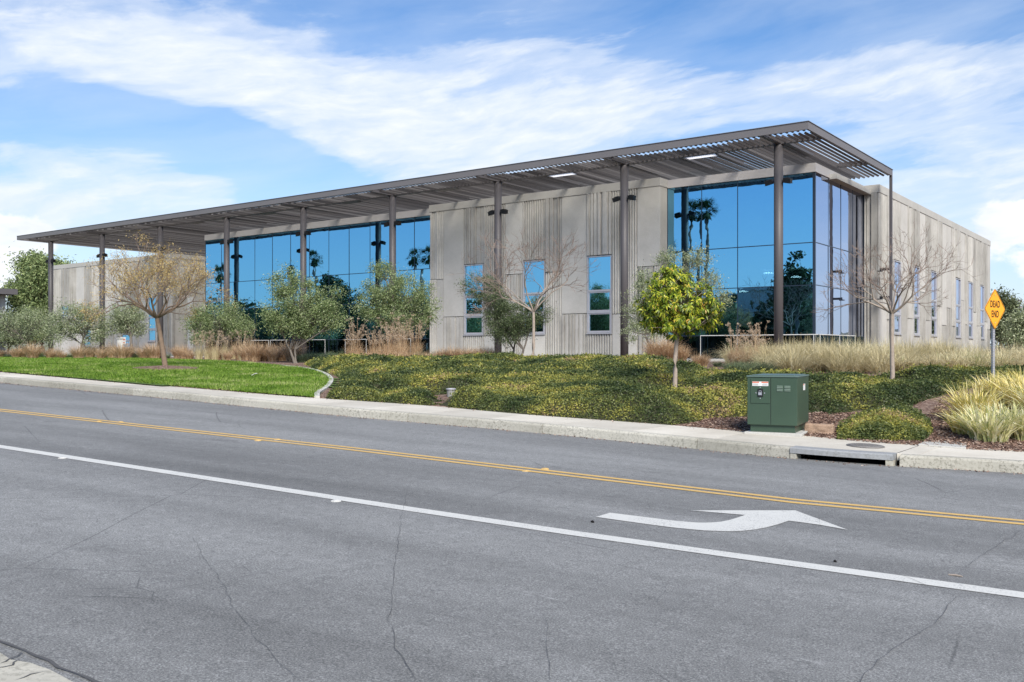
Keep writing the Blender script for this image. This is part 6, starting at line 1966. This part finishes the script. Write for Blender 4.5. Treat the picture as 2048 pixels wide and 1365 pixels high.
for i, (px, py, rx, ry, Y) in enumerate([(665, 590, 30, 42, -12), (690, 620, 34, 40, -20), (1606, 560, 26, 70, -11), (1580, 600, 40, 62, -15), (1440, 640, 30, 40, -22),
                                        (430, 640, 60, 40, -20), (500, 650, 70, 44, -24), (560, 660, 60, 42, -19), (625, 665, 60, 44, -23), (740, 660, 60, 44, -20), (800, 650, 60, 46, -24), (855, 655, 50, 50, -19),
                                        (1020, 665, 60, 50, -20), (1130, 665, 60, 50, -25), (945, 660, 50, 50, -20), (1360, 655, 40, 40, -20)]):
    mtree(px, py, (rx, ry), Y, 70 + i, 'broad dark street tree across the road, seen only as a reflection in the glass')
def far_hedge():
    rng = np.random.default_rng(99); Q = []; core = MB()
    for (x0, x1, Y, h) in ((-185, -100, -29, 10.6), (-100, -52, -29, 8.8), (-52, -25, -31, 7.0)):
        x = x0
        while x < x1:
            hh_ = h * rng.uniform(0.72, 1.12); w_ = rng.uniform(3.5, 6)
            core.box(x, x + w_, Y - 1, Y, -1, hh_ * 0.86)
            n = 520; C = np.stack([rng.uniform(x, x + w_, n), rng.uniform(Y, Y + 1.3, n), rng.uniform(0, 1, n) ** 0.8 * hh_], 1)
            Q.append(leaf_quads(C, 0.85, 0.5, rng, 0.2)); x += w_ * 0.97
    tag(np_quads('far_hedge', np.concatenate(Q), [M['dark_green'], M['dark_green']], extra=core), kind='stuff', label='dark screen of tall hedging across the road, mirrored in the glass', cat='hedge')
far_hedge()
# low building across the street mirrored in the corner glass
v0 = onY(1474, 2 * YG + 34, 590); v1 = onY(1640, 2 * YG + 34, 590)
ob_ = thing('warehouse', 'plain pale two storey building across the street mirrored in the corner glass', 'building', (v0.x, -34, 0))
m_ = MB(); m_.box(v0.x - 2, v1.x + 6, -46, -34, -1, v0.z); m_.build('wall', M['stucco'], ob_)
m_ = MB(); m_.box(v0.x - 2.3, v1.x + 6.3, -46.3, -33.7, v0.z + 0.002, v0.z + 0.5); m_.build('parapet', M['header'], ob_)
for k in range(4):
    m_ = MB(); x = v0.x + 1 + k * 3.6; m_.box(x, x + 1.8, -33.99, -33.95, 1.8, 3.4); m_.build('window', M['mull'], ob_)
# trees on the side street that the right-hand glass mirrors (off to the right)
for i, (x, y, z, rx) in enumerate([(16, 62, 5.0, 3.4), (20, 72, 5.8, 3.8), (15, 82, 4.2, 3.0), (24, 96, 6.5, 4.6), (17, 52, 3.2, 2.4), (22, 110, 6, 5)]):
    rng = np.random.default_rng(90 + i); root = thing('street_tree', 'broad dark tree along the side street off to the right of the building', 'tree', (x, y, 1.2), 'side street trees')
    tb = MB(); limb(tb, (x, y, 0.8), (x, y, z * 0.6), 0.2, 0.14, rng, 5, 0.02, 8); Q = []
    for _ in range(40):
        q = rng.normal(size=3); q /= np.linalg.norm(q); q *= rng.uniform(0.3, 1.0) ** 0.5
        p = Vector((x + q[0] * rx * .8, y + q[1] * rx, z + q[2] * rx * 0.75)); limb(tb, (x, y, z * 0.6), p, 0.05, 0.015, rng, 4, 0.07, 4)
        C = np.array(p)[None, :] + rng.normal(size=(60, 3)) * rx * 0.17; Q.append(leaf_quads(C, 0.42, 0.24, rng, 0.2))
    tb.build('trunk', M['bark_grey'], root, smooth=True); np_quads('crown', np.concatenate(Q), M['dark_green'], root)
print('objects', len(bpy.data.objects))
